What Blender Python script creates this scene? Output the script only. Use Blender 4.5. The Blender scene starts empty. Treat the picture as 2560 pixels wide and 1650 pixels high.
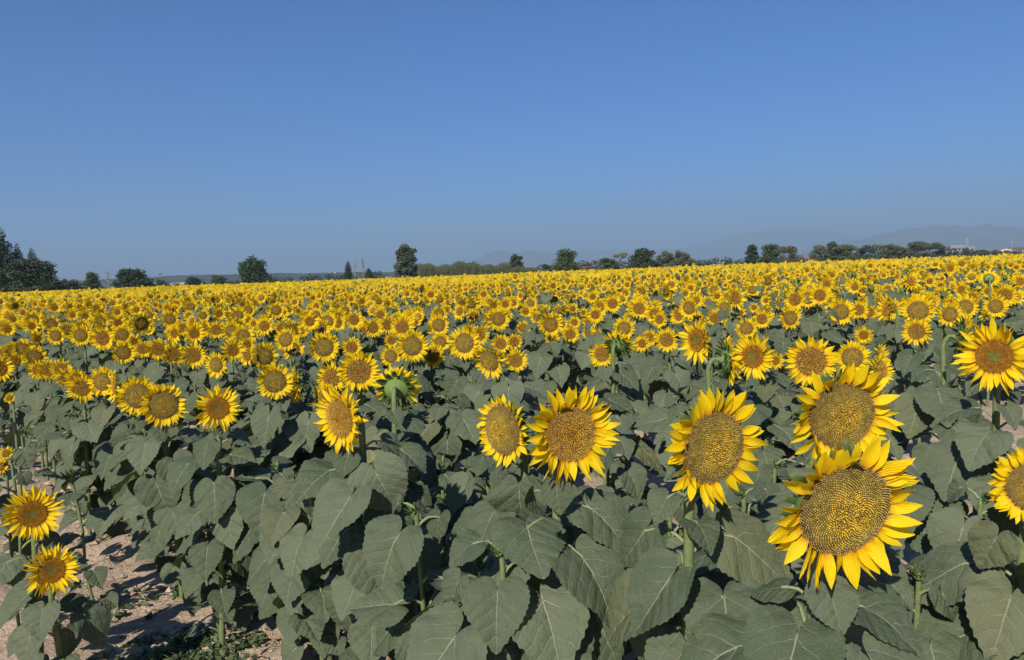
import bpy, math, random
import numpy as np
from mathutils import Vector, Matrix
random.seed(7); RNG = np.random.default_rng(7)
R = math.radians
scene = bpy.context.scene
COL = scene.collection

# ------------------------------------------------------------------ camera
F = 1898.0                     # focal length in pixels of the 2560 x 1650 photograph
CAMH = 1.60
cam_d = bpy.data.cameras.new('camera'); cam = bpy.data.objects.new('camera', cam_d); COL.objects.link(cam)
cam_d.sensor_width = 36.0; cam_d.lens = 36.0 * F / 2560.0
cam_d.clip_start = 0.05; cam_d.clip_end = 60000
PITCH, ROLL = 4.45, -2.12
CR = (Matrix.Rotation(R(90 - PITCH), 3, 'X') @ Matrix.Rotation(R(ROLL), 3, 'Z'))
cam.matrix_world = Matrix.Translation((0, 0, CAMH)) @ CR.to_4x4()
scene.camera = cam

# ------------------------------------------------------------------ sky and sun
SUN_EL, SUN_AZ_OFF = 35.0, 23.0        # sun behind the camera, to its left
sun_dir = Vector((-math.sin(R(SUN_AZ_OFF)) * math.cos(R(SUN_EL)), -math.cos(R(SUN_AZ_OFF)) * math.cos(R(SUN_EL)), math.sin(R(SUN_EL))))
w = bpy.data.worlds.new('World'); scene.world = w; w.use_nodes = True
nt = w.node_tree; nt.nodes.clear()
sky = nt.nodes.new('ShaderNodeTexSky'); sky.sky_type = 'NISHITA'; sky.sun_disc = False
sky.sun_elevation = R(SUN_EL); sky.sun_rotation = R(180 + SUN_AZ_OFF)
sky.altitude = 100; sky.air_density = 1.0; sky.dust_density = 0.0; sky.ozone_density = 10.0
bg = nt.nodes.new('ShaderNodeBackground'); bg.inputs['Strength'].default_value = 0.065
wo = nt.nodes.new('ShaderNodeOutputWorld')
tint = nt.nodes.new('ShaderNodeMix'); tint.data_type = 'RGBA'; tint.blend_type = 'MULTIPLY'; tint.inputs[0].default_value = 1.0
tint.inputs[7].default_value = (.34, .82, 1.20, 1); nt.links.new(sky.outputs[0], tint.inputs[6])      # white balance of the clear sky
nt.links.new(tint.outputs[2], bg.inputs[0]); nt.links.new(bg.outputs[0], wo.inputs[0])
sl = bpy.data.lights.new('sun', 'SUN'); sl.energy = 5.0; sl.angle = R(0.53); sl.color = (1.0, 0.93, 0.82)
so = bpy.data.objects.new('sun', sl); COL.objects.link(so)
so.rotation_euler = sun_dir.to_track_quat('Z', 'Y').to_euler(); so.location = (0, -20, 30)
scene.view_settings.view_transform = 'Standard'; scene.view_settings.look = 'None'
scene.view_settings.exposure = 0.42; scene.view_settings.gamma = 1.0; scene.view_settings.use_curve_mapping = False
cy = scene.cycles
cy.use_denoising = True
try: cy.denoiser = 'OPENIMAGEDENOISE'
except Exception: pass
cy.max_bounces = 5; cy.diffuse_bounces = 3; cy.glossy_bounces = 2; cy.transmission_bounces = 3; cy.volume_bounces = 0
cy.transparent_max_bounces = 4; cy.sample_clamp_indirect = 4.0; cy.caustics_reflective = False; cy.caustics_refractive = False

def at(px, py, z):
    """world point seen at photo pixel (px, py) at depth y = z"""
    d = CR @ Vector(((px - 1280) / F, (825 - py) / F, -1.0))
    return Vector((0, 0, CAMH)) + d * (z / d.y)
def proj(p):
    q = CR.transposed() @ (Vector(p) - Vector((0, 0, CAMH)))
    return 1280 + F * q.x / -q.z, 825 - F * q.y / -q.z
def yh(px):                                     # row of the true horizon at column px
    a = (CR @ Vector(((px - 1280) / F, 825 / F, -1.0))).z; b = (CR @ Vector(((px - 1280) / F, -825 / F, -1.0))).z
    return 1650 * a / (a - b)
def lerp(a, b, t): return a + (b - a) * t

# ------------------------------------------------------------------ materials
def mat(name):
    m = bpy.data.materials.new(name); m.use_nodes = True
    n = m.node_tree; n.nodes.clear()
    return m, n
def N(n, t, **kw):
    x = n.nodes.new(t)
    for k, v in kw.items():
        if hasattr(x, k): setattr(x, k, v)
    return x
def math_(n, op, a, b=None, c=None, clamp=False):
    x = n.nodes.new('ShaderNodeMath'); x.operation = op; x.use_clamp = clamp
    for i, v in enumerate((a, b, c)):
        if v is None: continue
        if isinstance(v, (int, float)): x.inputs[i].default_value = v
        else: n.links.new(v, x.inputs[i])
    return x.outputs[0]
def mixc(n, f, a, b, mode='MIX'):
    x = n.nodes.new('ShaderNodeMix'); x.data_type = 'RGBA'; x.blend_type = mode
    for idx, v in ((0, f), (6, a), (7, b)):
        if isinstance(v, (int, float)): x.inputs[idx].default_value = v
        elif isinstance(v, tuple): x.inputs[idx].default_value = (*v[:3], 1)
        else: n.links.new(v, x.inputs[idx])
    return x.outputs[2]
def noise(n, vec, scale, detail=3, rough=.55):
    x = n.nodes.new('ShaderNodeTexNoise'); x.inputs['Scale'].default_value = scale
    x.inputs['Detail'].default_value = detail; x.inputs['Roughness'].default_value = rough
    if vec is not None: n.links.new(vec, x.inputs['Vector'])
    return x.outputs['Fac']
def ramp(n, f, pts):
    x = n.nodes.new('ShaderNodeValToRGB'); e = x.color_ramp.elements
    while len(e) < len(pts): e.new(.5)
    for i, (p, c) in enumerate(pts):
        e[i].position = p; e[i].color = (*c, 1) if isinstance(c, tuple) else (c, c, c, 1)
    n.links.new(f, x.inputs[0]); return x.outputs[0]
def finish(n, color, rough=.6, bump=None, trans=None, spec=.3, bstr=.3, bdist=.01, tw=.25, sheen=0):
    p = n.nodes.new('ShaderNodeBsdfPrincipled')
    if isinstance(color, tuple): p.inputs['Base Color'].default_value = (*color, 1)
    else: n.links.new(color, p.inputs['Base Color'])
    if isinstance(rough, (int, float)): p.inputs['Roughness'].default_value = rough
    else: n.links.new(rough, p.inputs['Roughness'])
    p.inputs['Specular IOR Level'].default_value = spec
    p.inputs['Sheen Weight'].default_value = sheen
    if bump is not None:
        b = n.nodes.new('ShaderNodeBump'); b.inputs['Strength'].default_value = bstr; b.inputs['Distance'].default_value = bdist
        n.links.new(bump, b.inputs['Height']); n.links.new(b.outputs[0], p.inputs['Normal'])
    out = n.nodes.new('ShaderNodeOutputMaterial'); sh = p.outputs[0]
    if trans is not None:
        t = n.nodes.new('ShaderNodeBsdfTranslucent')
        if isinstance(trans, tuple): t.inputs[0].default_value = (*trans, 1)
        else: n.links.new(trans, t.inputs[0])
        mx = n.nodes.new('ShaderNodeMixShader'); mx.inputs[0].default_value = tw
        n.links.new(sh, mx.inputs[1]); n.links.new(t.outputs[0], mx.inputs[2]); sh = mx.outputs[0]
    n.links.new(sh, out.inputs[0])
def rnd_of(n):
    oi = N(n, 'ShaderNodeObjectInfo'); at_ = N(n, 'ShaderNodeAttribute'); at_.attribute_name = 'luv'
    sp = N(n, 'ShaderNodeSeparateXYZ'); n.links.new(at_.outputs['Vector'], sp.inputs[0])
    r = math_(n, 'FRACT', math_(n, 'ADD', oi.outputs['Random'], sp.outputs['Z']))
    return r, sp.outputs['X'], sp.outputs['Y'], at_.outputs['Vector']

def leaf_material(detail=True):
    m, n = mat('sunflower_leaf' if detail else 'far_sunflower_leaf')
    r, x, y, vec = rnd_of(n)
    r2 = math_(n, 'FRACT', math_(n, 'MULTIPLY', r, 7.31))
    base = mixc(n, r, (.070, .098, .050), (.130, .156, .092))
    base = mixc(n, math_(n, 'MULTIPLY', math_(n, 'GREATER_THAN', r2, .93), .35), base, (.17, .165, .065))
    if not detail:
        finish(n, base, .75, trans=(.10, .16, .03), tw=.18, spec=.2); return m
    off = N(n, 'ShaderNodeVectorMath', operation='ADD'); n.links.new(vec, off.inputs[0])
    cr = N(n, 'ShaderNodeCombineXYZ'); n.links.new(math_(n, 'MULTIPLY', r, 30.), cr.inputs[2]); n.links.new(cr.outputs[0], off.inputs[1])
    v2 = off.outputs[0]
    wob = math_(n, 'MULTIPLY', math_(n, 'SUBTRACT', noise(n, v2, 3.4, 2), .5), .17)
    a = math_(n, 'ABSOLUTE', math_(n, 'ADD', x, math_(n, 'MULTIPLY', wob, .25)))
    mid = math_(n, 'SUBTRACT', 1., math_(n, 'DIVIDE', a, math_(n, 'SUBTRACT', .016, math_(n, 'MULTIPLY', y, .011))), clamp=True)
    # lateral veins that sweep from the midrib towards the margin
    s = math_(n, 'ADD', math_(n, 'SUBTRACT', y, math_(n, 'MULTIPLY', a, .80)), math_(n, 'ADD', math_(n, 'MULTIPLY', math_(n, 'MULTIPLY', a, a), -.35), wob))
    t = math_(n, 'DIVIDE', s, .235)
    fr = math_(n, 'ABSOLUTE', math_(n, 'SUBTRACT', math_(n, 'FRACT', math_(n, 'ADD', t, .5)), .5))
    lat = math_(n, 'SUBTRACT', 1., math_(n, 'DIVIDE', fr, .042), clamp=True)
    lat = math_(n, 'MULTIPLY', lat, math_(n, 'SUBTRACT', 1.0, math_(n, 'MULTIPLY', a, 1.6), clamp=True))
    main = math_(n, 'SUBTRACT', 1., math_(n, 'DIVIDE', math_(n, 'ABSOLUTE', s), math_(n, 'SUBTRACT', .012, math_(n, 'MULTIPLY', a, .016))), clamp=True)
    vo = N(n, 'ShaderNodeTexVoronoi', feature='DISTANCE_TO_EDGE'); vo.inputs['Scale'].default_value = 17; n.links.new(v2, vo.inputs['Vector'])
    net = math_(n, 'SUBTRACT', 1., math_(n, 'MULTIPLY', vo.outputs['Distance'], 9.), clamp=True)
    vein = math_(n, 'MAXIMUM', math_(n, 'MAXIMUM', mid, main), math_(n, 'MULTIPLY', lat, .75))
    c = mixc(n, math_(n, 'MULTIPLY', net, .04), base, (.20, .22, .14))
    c = mixc(n, ramp(n, noise(n, v2, 2.6, 5, .7), [(.42, 0.), (.75, .40)]), c, (.155, .165, .125))      # dust and hair
    c = mixc(n, ramp(n, noise(n, v2, 1.7, 4, .6), [(.60, 0.), (.74, .40)]), c, (.065, .08, .045))
    c = mixc(n, math_(n, 'MULTIPLY', vein, .8), c, (.40, .43, .28))
    yel = math_(n, 'MULTIPLY', ramp(n, noise(n, v2, 2.2, 3), [(.55, 0.), (.68, .75)]), math_(n, 'GREATER_THAN', r2, .992))
    c = mixc(n, yel, c, (.30, .27, .07))
    spots = ramp(n, noise(n, v2, 22, 2), [(.73, 0.), (.77, .7)])
    c = mixc(n, math_(n, 'MULTIPLY', spots, math_(n, 'GREATER_THAN', r2, .5)), c, (.10, .07, .03))
    quilt = math_(n, 'POWER', math_(n, 'MULTIPLY', fr, 2.), .6)
    h = math_(n, 'SUBTRACT', math_(n, 'ADD', math_(n, 'MULTIPLY', noise(n, v2, 6, 5, .62), 1.7), math_(n, 'MULTIPLY', quilt, .38)), math_(n, 'ADD', math_(n, 'MULTIPLY', vein, .3), math_(n, 'MULTIPLY', net, .10)))
    finish(n, c, .68, bump=h, bstr=.8, bdist=.007, trans=(.11, .17, .03), tw=.16, spec=.28)
    return m
M_LEAF = leaf_material(True); M_LEAFF = leaf_material(False)

def petal_material():
    m, n = mat('yellow_petal'); r, x, y, vec = rnd_of(n)
    c = mixc(n, r, (.96, .75, .010), (.95, .67, .006))
    c = mixc(n, ramp(n, y, [(.0, 1.), (.28, 0.)]), c, (.72, .26, .008))
    wv = math_(n, 'SINE', math_(n, 'MULTIPLY', x, 42.))
    c = mixc(n, math_(n, 'MULTIPLY', math_(n, 'ADD', math_(n, 'MULTIPLY', wv, .5), .5), .16), c, (.70, .33, .006))
    dry = math_(n, 'MULTIPLY', math_(n, 'GREATER_THAN', math_(n, 'FRACT', math_(n, 'MULTIPLY', r, 5.7)), .9), ramp(n, y, [(.7, 0.), (1., .7)]))
    c = mixc(n, dry, c, (.35, .16, .03))
    finish(n, c, .55, bump=wv, bstr=.35, bdist=.002, trans=(.95, .60, .01), tw=.34, spec=.25)
    return m
M_PETAL = petal_material()
def col_material(name, rough, ns, amt, trans=None, spec=.25, tw=.12):
    m, n = mat(name)
    a = N(n, 'ShaderNodeAttribute'); a.attribute_name = 'Col'
    tc = N(n, 'ShaderNodeTexCoord'); f = noise(n, tc.outputs['Object'], ns, 3, .6)
    c = mixc(n, 1., a.outputs['Color'], ramp(n, f, [(.25, 1 - amt), (.75, 1 + amt)]), 'MULTIPLY')
    finish(n, c, rough, bump=f, bstr=.3, bdist=.003, trans=trans, tw=tw, spec=spec)
    return m
M_DISC = col_material('seed_disc', .8, 5., .26, spec=.12)
M_STEM = col_material('hairy_stem', .6, 60., .22)
M_SEP = col_material('green_bract', .6, 12., .25, trans=(.12, .2, .03), tw=.15)
M_TREE = col_material('tree_foliage', .7, 4., .22, trans=(.05, .08, .015), tw=.12)
M_BARK = col_material('bark', .9, 5., .3)
M_PAINT = col_material('building_surface', .7, 1.5, .10)

# ------------------------------------------------------------------ mesh pieces
class P:
    """a bag of geometry: verts, faces, per-vertex luv and colour, per-face material slot"""
    def __init__(s): s.v = []; s.f = []; s.u = []; s.c = []; s.m = []; s.n = 0
    def add(s, v, f, u=None, c=None, m=0, M=None, uz=None):
        v = np.asarray(v, float); k = len(v)
        if M is not None:
            A = np.array(M); v = v @ A[:3, :3].T + A[:3, 3]
        u = np.zeros((k, 3)) if u is None else np.array(u, float)
        if uz is not None: u[:, 2] = uz
        c = np.ones((k, 3)) if c is None else np.broadcast_to(np.asarray(c, float), (k, 3))
        s.v.append(v); s.u.append(u); s.c.append(c)
        if isinstance(m, int): m = [m] * len(f)
        o = s.n; s.f += [tuple(i + o for i in q) for q in f]; s.m += list(m); s.n += k
    def addp(s, p, M=None, m=None, uz=None, tint=None):
        v, u, c = p.arr()
        if tint is not None: c = c * np.asarray(tint)
        s.add(v, p.f, u, c, p.m if m is None else m, M, uz)
    def arr(s): return np.concatenate(s.v), np.concatenate(s.u), np.concatenate(s.c)
    def mesh(s, name, mats, smooth=True):
        me = bpy.data.meshes.new(name); v, u, c = s.arr()
        me.from_pydata(v.tolist(), [], s.f)
        for m in mats: me.materials.append(m)
        if len(mats) > 1: me.polygons.foreach_set('material_index', s.m)
        me.polygons.foreach_set('use_smooth', [smooth] * len(me.polygons))
        a = me.attributes.new('luv', 'FLOAT_VECTOR', 'POINT'); a.data.foreach_set('vector', u.ravel())
        a = me.attributes.new('Col', 'FLOAT_COLOR', 'POINT')
        a.data.foreach_set('color', np.c_[c, np.ones(len(c))].ravel())
        me.update(); return me
def obj(name, me, parent=None, M=None):
    o = bpy.data.objects.new(name, me); COL.objects.link(o)
    if parent is not None: o.parent = parent
    if M is not None: o.matrix_local = M
    return o
def tag(o, label=None, cat=None, group=None, kind=None):
    if label: o['label'] = label
    if cat: o['category'] = cat
    if group: o['group'] = group
    if kind: o['kind'] = kind
    return o
def frame(y, z, loc=(0, 0, 0), s=(1, 1, 1)):
    z = Vector(z).normalized(); y = Vector(y); y = (y - z * y.dot(z)).normalized(); x = y.cross(z)
    M = Matrix((x, y, z)).transposed().to_4x4() @ Matrix.Diagonal((*s, 1)); M.translation = Vector(loc); return M

def tube(path, rad, sides, color, cap=False):
    """path: list of Vectors, rad: list"""
    p = P(); V = []; n = len(path); up = Vector((1, 0, 0.013))
    for i, q in enumerate(path):
        t = (path[min(i + 1, n - 1)] - path[max(i - 1, 0)]).normalized()
        a = t.cross(up)
        if a.length < .05: a = t.cross(Vector((0, 1, 0)))
        a.normalize(); b = t.cross(a); up = b.cross(t) if False else up
        for k in range(sides):
            th = 2 * math.pi * k / sides
            V.append(q + (a * math.cos(th) + b * math.sin(th)) * rad[i])
    f = [(i * sides + k, i * sides + (k + 1) % sides, (i + 1) * sides + (k + 1) % sides, (i + 1) * sides + k) for i in range(n - 1) for k in range(sides)]
    if cap: f.append(tuple(range((n - 1) * sides, n * sides)))
    cols = np.array([color if not callable(color) else color(i / (n - 1)) for i in range(n) for k in range(sides)])
    p.add([tuple(v) for v in V], f, c=cols); return p

def heart_r(th):       # outline of a heart-shaped leaf; th = angle from the tip direction, origin at the petiole
    a = abs(th) / math.pi
    pts = [(0, 1.0), (.04, .90), (.10, .79), (.19, .715), (.32, .655), (.46, .61), (.60, .55), (.73, .49), (.84, .42), (.92, .30), (.97, .17), (1.0, .05)]
    for (a0, r0), (a1, r1) in zip(pts, pts[1:]):
        if a <= a1: return lerp(r0, r1, (a - a0) / (a1 - a0))
    return .05
def leaf_piece(seed, na, nr, serr=True, ragged=False):
    rg = random.Random(seed)
    droop = rg.uniform(.05, .45); fold = rg.uniform(-.02, .42); wav = rg.uniform(.014, .040); ph = rg.uniform(0, 6.3); wid = rg.uniform(.84, 1.02)
    tw = rg.uniform(-.35, .35); side = rg.uniform(-.08, .08); cup = rg.uniform(-.1, .25)
    V = [(0, 0, 0)]; U = [(0, 0, 0)]; Fc = []
    bite = rg.uniform(-2.4, 2.4) if ragged else None
    for j in range(1, nr + 1):
        q = (j / nr) ** .85
        for i in range(na):
            th = -math.pi + 2 * math.pi * (i + .5 if na < 30 else i) / na
            if abs(th) > math.pi - .001 : th = math.pi - .001
            rr = heart_r(th)
            if j == nr and serr: rr *= 1 + (.022 if i % 2 else -.018) * (abs(th) < 2.7)
            if bite is not None and abs(th - bite) < .22 and j == nr: rr *= .72
            r = rr * q
            x = math.sin(th) * r * wid; y = math.cos(th) * r
            U.append((x, y, 0))
            z = fold * abs(x) * (1 - .7 * abs(x)) - droop * max(y, 0) ** 1.8 - .35 * max(-y, 0) ** 1.5 + wav * q * q * math.sin(th * 5 + ph) * min(1, abs(x) * 5) + wav * .7 * math.sin(y * 14 + ph * 2 - abs(x) * 9) * min(1., abs(x) * 6) * q - cup * x * x * 1.5
            z += tw * x * max(y, 0)
            # fold the blade downward along the midrib when it droops
            V.append((x + side * y * y, y * .90, z))
    for i in range(na):
        k = (i + 1) % na
        if i == na - 1: continue
        Fc.append((0, 1 + i, 1 + k))
    for j in range(nr - 1):
        for i in range(na - 1):
            k = i + 1; a = 1 + j * na; b = a + na
            Fc.append((a + i, b + i, b + k, a + k))
    # winding: normal towards +z
    Fc = [tuple(reversed(q)) for q in Fc]
    p = P(); p.add(V, Fc, U); return p
def petal_piece(seed, nu, nv):
    rg = random.Random(seed); V = []; U = []; Fc = []
    curl = [.10, -.18, .38, -.05, .22, .6][seed % 6]; vf = rg.uniform(.10, .26); twist = rg.uniform(-.7, .7) * (1.5 if seed % 6 == 5 else 1); side = rg.uniform(-.14, .14)
    for j in range(nv + 1):
        y = j / nv
        wd = (.20 + .30 * min(1, y / .36) ** .75) if y < .36 else .5 * max(0, 1 - ((y - .36) / .64) ** 1.7)
        if j == nv: wd = .012
        for i in range(nu + 1):
            x = (i / nu - .5) * 2 * wd
            z = curl * y * y * .9 + vf * abs(x) * .9 * (1 - y * .4)
            a = twist * y * y
            V.append((x * math.cos(a) + side * y * y, y, z * 1.0 + x * math.sin(a))); U.append((x, y, 0))
    for j in range(nv):
        for i in range(nu):
            a = j * (nu + 1) + i; Fc.append((a, a + 1, a + nu + 2, a + nu + 1))
    p = P(); p.add(V, Fc, U); return p

OLD, MID, YNG = 'olive', 'golden', 'young'
def disc_cols(kind, rho, rg):
    j = rg.uniform(.55, 1.35)
    if kind == OLD:
        tip = np.array((.58, .43, .08)) * (1 - .3 * abs(rho - .55)) if rho > .5 else np.array((.84, .54, .06))
        if rho > .8: tip = np.array((.46, .33, .11))
        base = np.array((.13, .09, .022))
    elif kind == MID:
        tip = np.array((.84, .53, .09)) if rho > .42 else np.array((.88, .50, .05))
        if rho < .16: tip = np.array((.60, .33, .04))
        base = np.array((.10, .045, .012))
    else:
        if rho > .72: tip = np.array((.78, .44, .03))
        elif rho > .42: tip = np.array((.60, .29, .02))
        else: tip = np.array((.38, .34, .05))
        base = np.array((.16, .06, .010)) if rho > .4 else np.array((.12, .10, .02))
    return tip * j, base * j
def disc_z(kind, rho):
    return {OLD: .20 * (1 - rho ** 2.2), MID: .13 * (1 - rho ** 3), YNG: .05 * (1 - rho ** 4) - .07 * math.exp(-(rho / .35) ** 2) + .05}[kind] - .02
def disc_piece(kind, count, seed, rings=7, seg=28):
    rg = random.Random(seed); dim = 1. if count > 300 else np.array((1.0, .92, .70)); p = P(); V = []; C = []; Fc = []
    V.append((0, 0, disc_z(kind, 0))); C.append(disc_cols(kind, 0, rg)[1 if count else 0])
    for j in range(1, rings + 1):
        for i in range(seg):
            rho = j / rings; a = 2 * math.pi * i / seg
            V.append((rho * math.cos(a), rho * math.sin(a), disc_z(kind, rho) - (.06 if j == rings else 0)))
            t, b = disc_cols(kind, rho, rg); C.append(b if count else (t * .75 + b * .25) * dim)
    for i in range(seg): Fc.append((0, 1 + i, 1 + (i + 1) % seg))
    for j in range(rings - 1):
        for i in range(seg):
            a = 1 + j * seg; b = a + seg; k = (i + 1) % seg
            Fc.append((a + i, b + i, b + k, a + k))
    p.add(V, Fc, c=C)
    if count:
        V = []; C = []; Fc = []; s = .80 / math.sqrt(count)
        for i in range(count):
            rho = math.sqrt((i + .5) / count) * .985; a = i * 2.39996
            if kind == OLD and rho > .35 or kind == MID and rho > .7: ja = 0.26
            else: ja = .65
            ri = lambda k: rg.uniform(-k, k) * s
            cx, cy_ = rho * math.cos(a) + ri(ja * .5), rho * math.sin(a) + ri(ja * .5); z = disc_z(kind, rho)
            ht = s * rg.uniform(.9, 1.7) * (1.35 if ja > .3 else .9); w0 = s * .92; w1 = s * (.62 if ja > .3 else .72)
            lx, ly = cx * .3 * ht + ri(ja * 1.1), cy_ * .3 * ht + ri(ja * 1.1); k0 = len(V)
            tip, base = disc_cols(kind, rho, rg); tip = tip * dim
            for q, (ww, zz, ox, oy) in enumerate(((w0, z - .01, 0, 0), (w1, z + ht, lx, ly))):
                for k in range(4):
                    b = a + math.pi / 4 + k * math.pi / 2
                    V.append((cx + ox + ww * math.cos(b) * .8, cy_ + oy + ww * math.sin(b) * .8, zz)); C.append(tip if q else base)
            Fc += [(k0 + k, k0 + (k + 1) % 4, k0 + 4 + (k + 1) % 4, k0 + 4 + k) for k in range(4)] + [(k0 + 4, k0 + 5, k0 + 6, k0 + 7)]
        p.add(V, Fc, c=C)
    return p
def receptacle_piece(seg, lo=False):
    p = P(); prof = [(1.0, -.05), (1.04, -.12), (.97, -.24), (.78, -.34), (.50, -.41), (.22, -.50), (.12, -.60)]
    if lo: prof = [(1.0, -.05), (.9, -.26), (.45, -.42), (.1, -.5)]
    V = [(r * math.cos(2 * math.pi * i / seg), r * math.sin(2 * math.pi * i / seg), z) for r, z in prof for i in range(seg)]
    C = [((.09, .16, .045) if r > .8 else (.20, .30, .075) if r > .3 else (.24, .32, .12)) for r, z in prof for i in range(seg)]
    Fc = [(j * seg + i, (j + 1) * seg + i, (j + 1) * seg + (i + 1) % seg, j * seg + (i + 1) % seg) for j in range(len(prof) - 1) for i in range(seg)]
    p.add(V, Fc, c=C); return p
def bract_piece(nv=4):
    V = []; Fc = []
    for j in range(nv + 1):
        y = j / nv; wd = .30 * (1 - y) ** .6 * (1 + .4 * y) if j < nv else .01
        for i, x in enumerate((-wd, 0, wd)): V.append((x, y, .25 * y * y + abs(x) * .3))
    for j in range(nv):
        for i in range(2): a = j * 3 + i; Fc.append((a, a + 1, a + 4, a + 3))
    p = P(); p.add(V, Fc, c=[(.065, .11, .03) if q[1] < .8 else (.14, .17, .06) for q in V]); return p

LEAF_HI = [leaf_piece(i, 76, 6, True, i in (3, 7)) for i in range(9)]
LEAF_MD = [leaf_piece(i, 30, 3, True) for i in range(7)]
LEAF_LO = [leaf_piece(i, 10, 2, False) for i in range(5)]
PET_HI = [petal_piece(i, 4, 7) for i in range(12)]
PET_LO = [petal_piece(i, 2, 3) for i in range(6)]
ME_LEAF_HI = [p.mesh('leaf', [M_LEAF]) for p in LEAF_HI]
ME_LEAF_MD = [p.mesh('leaf', [M_LEAF]) for p in LEAF_MD]
ME_PET = [p.mesh('petal', [M_PETAL]) for p in PET_HI]
ME_DISC = {(k, l): [disc_piece(k, c, s).mesh('seed_disc', [M_DISC], False) for s in range(v)] for k in (OLD, MID, YNG) for l, c, v in ((0, 1500, 2), (1, 420, 1), (2, 160, 1))}
ME_BRACT = bract_piece(5).mesh('bract', [M_SEP])
REC_HI = receptacle_piece(28); REC_LO = receptacle_piece(10, True); BR = bract_piece(3)

# how the rays of one head sit: list of 4x4 in units of the disc radius
def petal_layout(rg, n, Rd, Rt, ragged, LOD, aspect=None):
    out = []; L0 = (Rt - Rd * .93)
    for i in range(n):
        layer = i % 2
        a = 2 * math.pi * (i + rg.uniform(-.32, .32)) / n
        if ragged and rg.random() < ragged * .16: continue
        ln = L0 * rg.uniform(.80, 1.16) * (1.03 if layer else .97); wd = 2 * math.pi * Rd / n * rg.uniform(1.9, 2.8)
        wd = min(wd, ln * .45)
        el = min(.75, rg.gauss(.12 if layer else .26, .13) + ragged * rg.gauss(.1, .5))
        d = Vector((math.cos(a), math.sin(a), 0)); sid = rg.gauss(0, .10 + ragged * .25)
        t = d * math.cos(el) + Vector((0, 0, math.sin(el))) + Vector((-d.y, d.x, 0)) * sid; t.normalize()
        nrm = Vector((0, 0, 1)) * math.cos(el) - d * math.sin(el) + Vector((-d.y, d.x, 0)) * rg.gauss(0, .22 + ragged * .5)
        out.append((frame(t, nrm, d * Rd * .93 + Vector((0, 0, -.004 - .005 * layer)), (wd, ln, ln)), rg.random()))
    return out
def bract_layout(rg, n, Rd, k=1.):
    out = []
    for i in range(n):
        a = 2 * math.pi * (i + rg.uniform(-.4, .4)) / n; row = i % 3
        d = Vector((math.cos(a), math.sin(a), 0)); r0 = Rd * (1.02, .98, .86)[row]; z0 = -Rd * (.12, .2, .28)[row]
        el = rg.gauss((.05, -.25, -.45)[row], .2); t = d * math.cos(el) + Vector((0, 0, math.sin(el)))
        nrm = Vector((0, 0, -1)) * math.cos(el) + d * math.sin(el) * 1
        ln = Rd * rg.uniform(.28, .50) * k
        out.append(frame(t, nrm, d * r0 + Vector((0, 0, z0)), (ln * .75, ln, ln)))
    return out

SUNH = (Vector((sun_dir.x, sun_dir.y, 0)).normalized() + Vector((0, -1.2, 0))).normalized()
def plant_plan(rg, head, f, Lmax, nleaf, Hbase=0., neck=.10, foot=None, topleaf=.93, low=.16):
    """head centre and facing -> stem path and leaf frames (world space relative to `foot`)"""
    fh = Vector((f.x, f.y, 0)); fh = fh.normalized() if fh.length > .1 else SUNH.copy()
    H = head.z
    if foot is None: foot = Vector((head.x, head.y, 0)) - fh * (neck + .02) + Vector((rg.gauss(0, .025), rg.gauss(0, .025), 0))
    top = head - f * neck * .35; k = Vector((head.x, head.y, 0)) - fh * neck
    pts = [foot, foot.lerp(Vector((k.x, k.y, 0)), .4) + Vector((rg.gauss(0, .006), rg.gauss(0, .006), H * .33)), foot.lerp(Vector((k.x, k.y, 0)), .75) + Vector((rg.gauss(0, .006), 0, H * .62)),
           Vector((k.x, k.y, H - neck * 1.2)), Vector((k.x, k.y, H - neck * .35)) , Vector((k.x, k.y, H)) .lerp(top, .45) + Vector((0, 0, neck * .12)), top]
    path = []
    for i in range(len(pts) - 1):          # catmull-rom
        p0, p1, p2, p3 = pts[max(i - 1, 0)], pts[i], pts[i + 1], pts[min(i + 2, len(pts) - 1)]
        for s in range(3):
            t = s / 3; path.append(.5 * ((2 * p1) + (p2 - p0) * t + (2 * p0 - 5 * p1 + 4 * p2 - p3) * t * t + (3 * p1 - p0 - 3 * p2 + p3) * t ** 3))
    path.append(pts[-1])
    leaves = []; az0 = rg.uniform(0, 6.3)
    for i in range(nleaf):
        q = (i + rg.uniform(-.2, .2)) / max(nleaf - 1, 1); q = min(max(q, 0), 1)
        hz = H * lerp(low, topleaf, q ** .92)
        base = next((path[j].lerp(path[j + 1], (hz - path[j].z) / max(path[j + 1].z - path[j].z, 1e-6)) for j in range(len(path) - 1) if path[j].z <= hz <= path[j + 1].z), pts[3])
        az = az0 + i * 2.4
        out = Vector((math.cos(az), math.sin(az), 0))
        out = (out + SUNH * .18).normalized()
        size = Lmax * (.66 + .34 * math.sin(math.pi * min(1, (1 - q) * 1.1 + .05))) * rg.uniform(.82, 1.1)
        if q > .88: size *= .62
        lp = size * rg.uniform(.40, .75) + .025
        upk = rg.uniform(.15, .55)
        b = base + out * lp * .95 + Vector((0, 0, lp * upk))
        face = out.dot(SUNH)
        rnd = Vector((rg.gauss(0, 1), rg.gauss(0, 1), rg.gauss(0, 1)))
        nrm = (Vector((0, 0, 1)) * rg.uniform(.35, 1.5) + SUNH * (.45 + .2 * face) * rg.uniform(.5, 1.4) + out * rg.uniform(.1, .55) + rnd * .26).normalized()
        tip = out * .75 + Vector((0, 0, -1)) * rg.uniform(.1, 1.0) + rnd * .34 + SUNH * .15
        leaves.append((frame(tip, nrm, b, (size, size, size)), base, b, rg.random(), q))
    return foot, path, leaves
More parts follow.
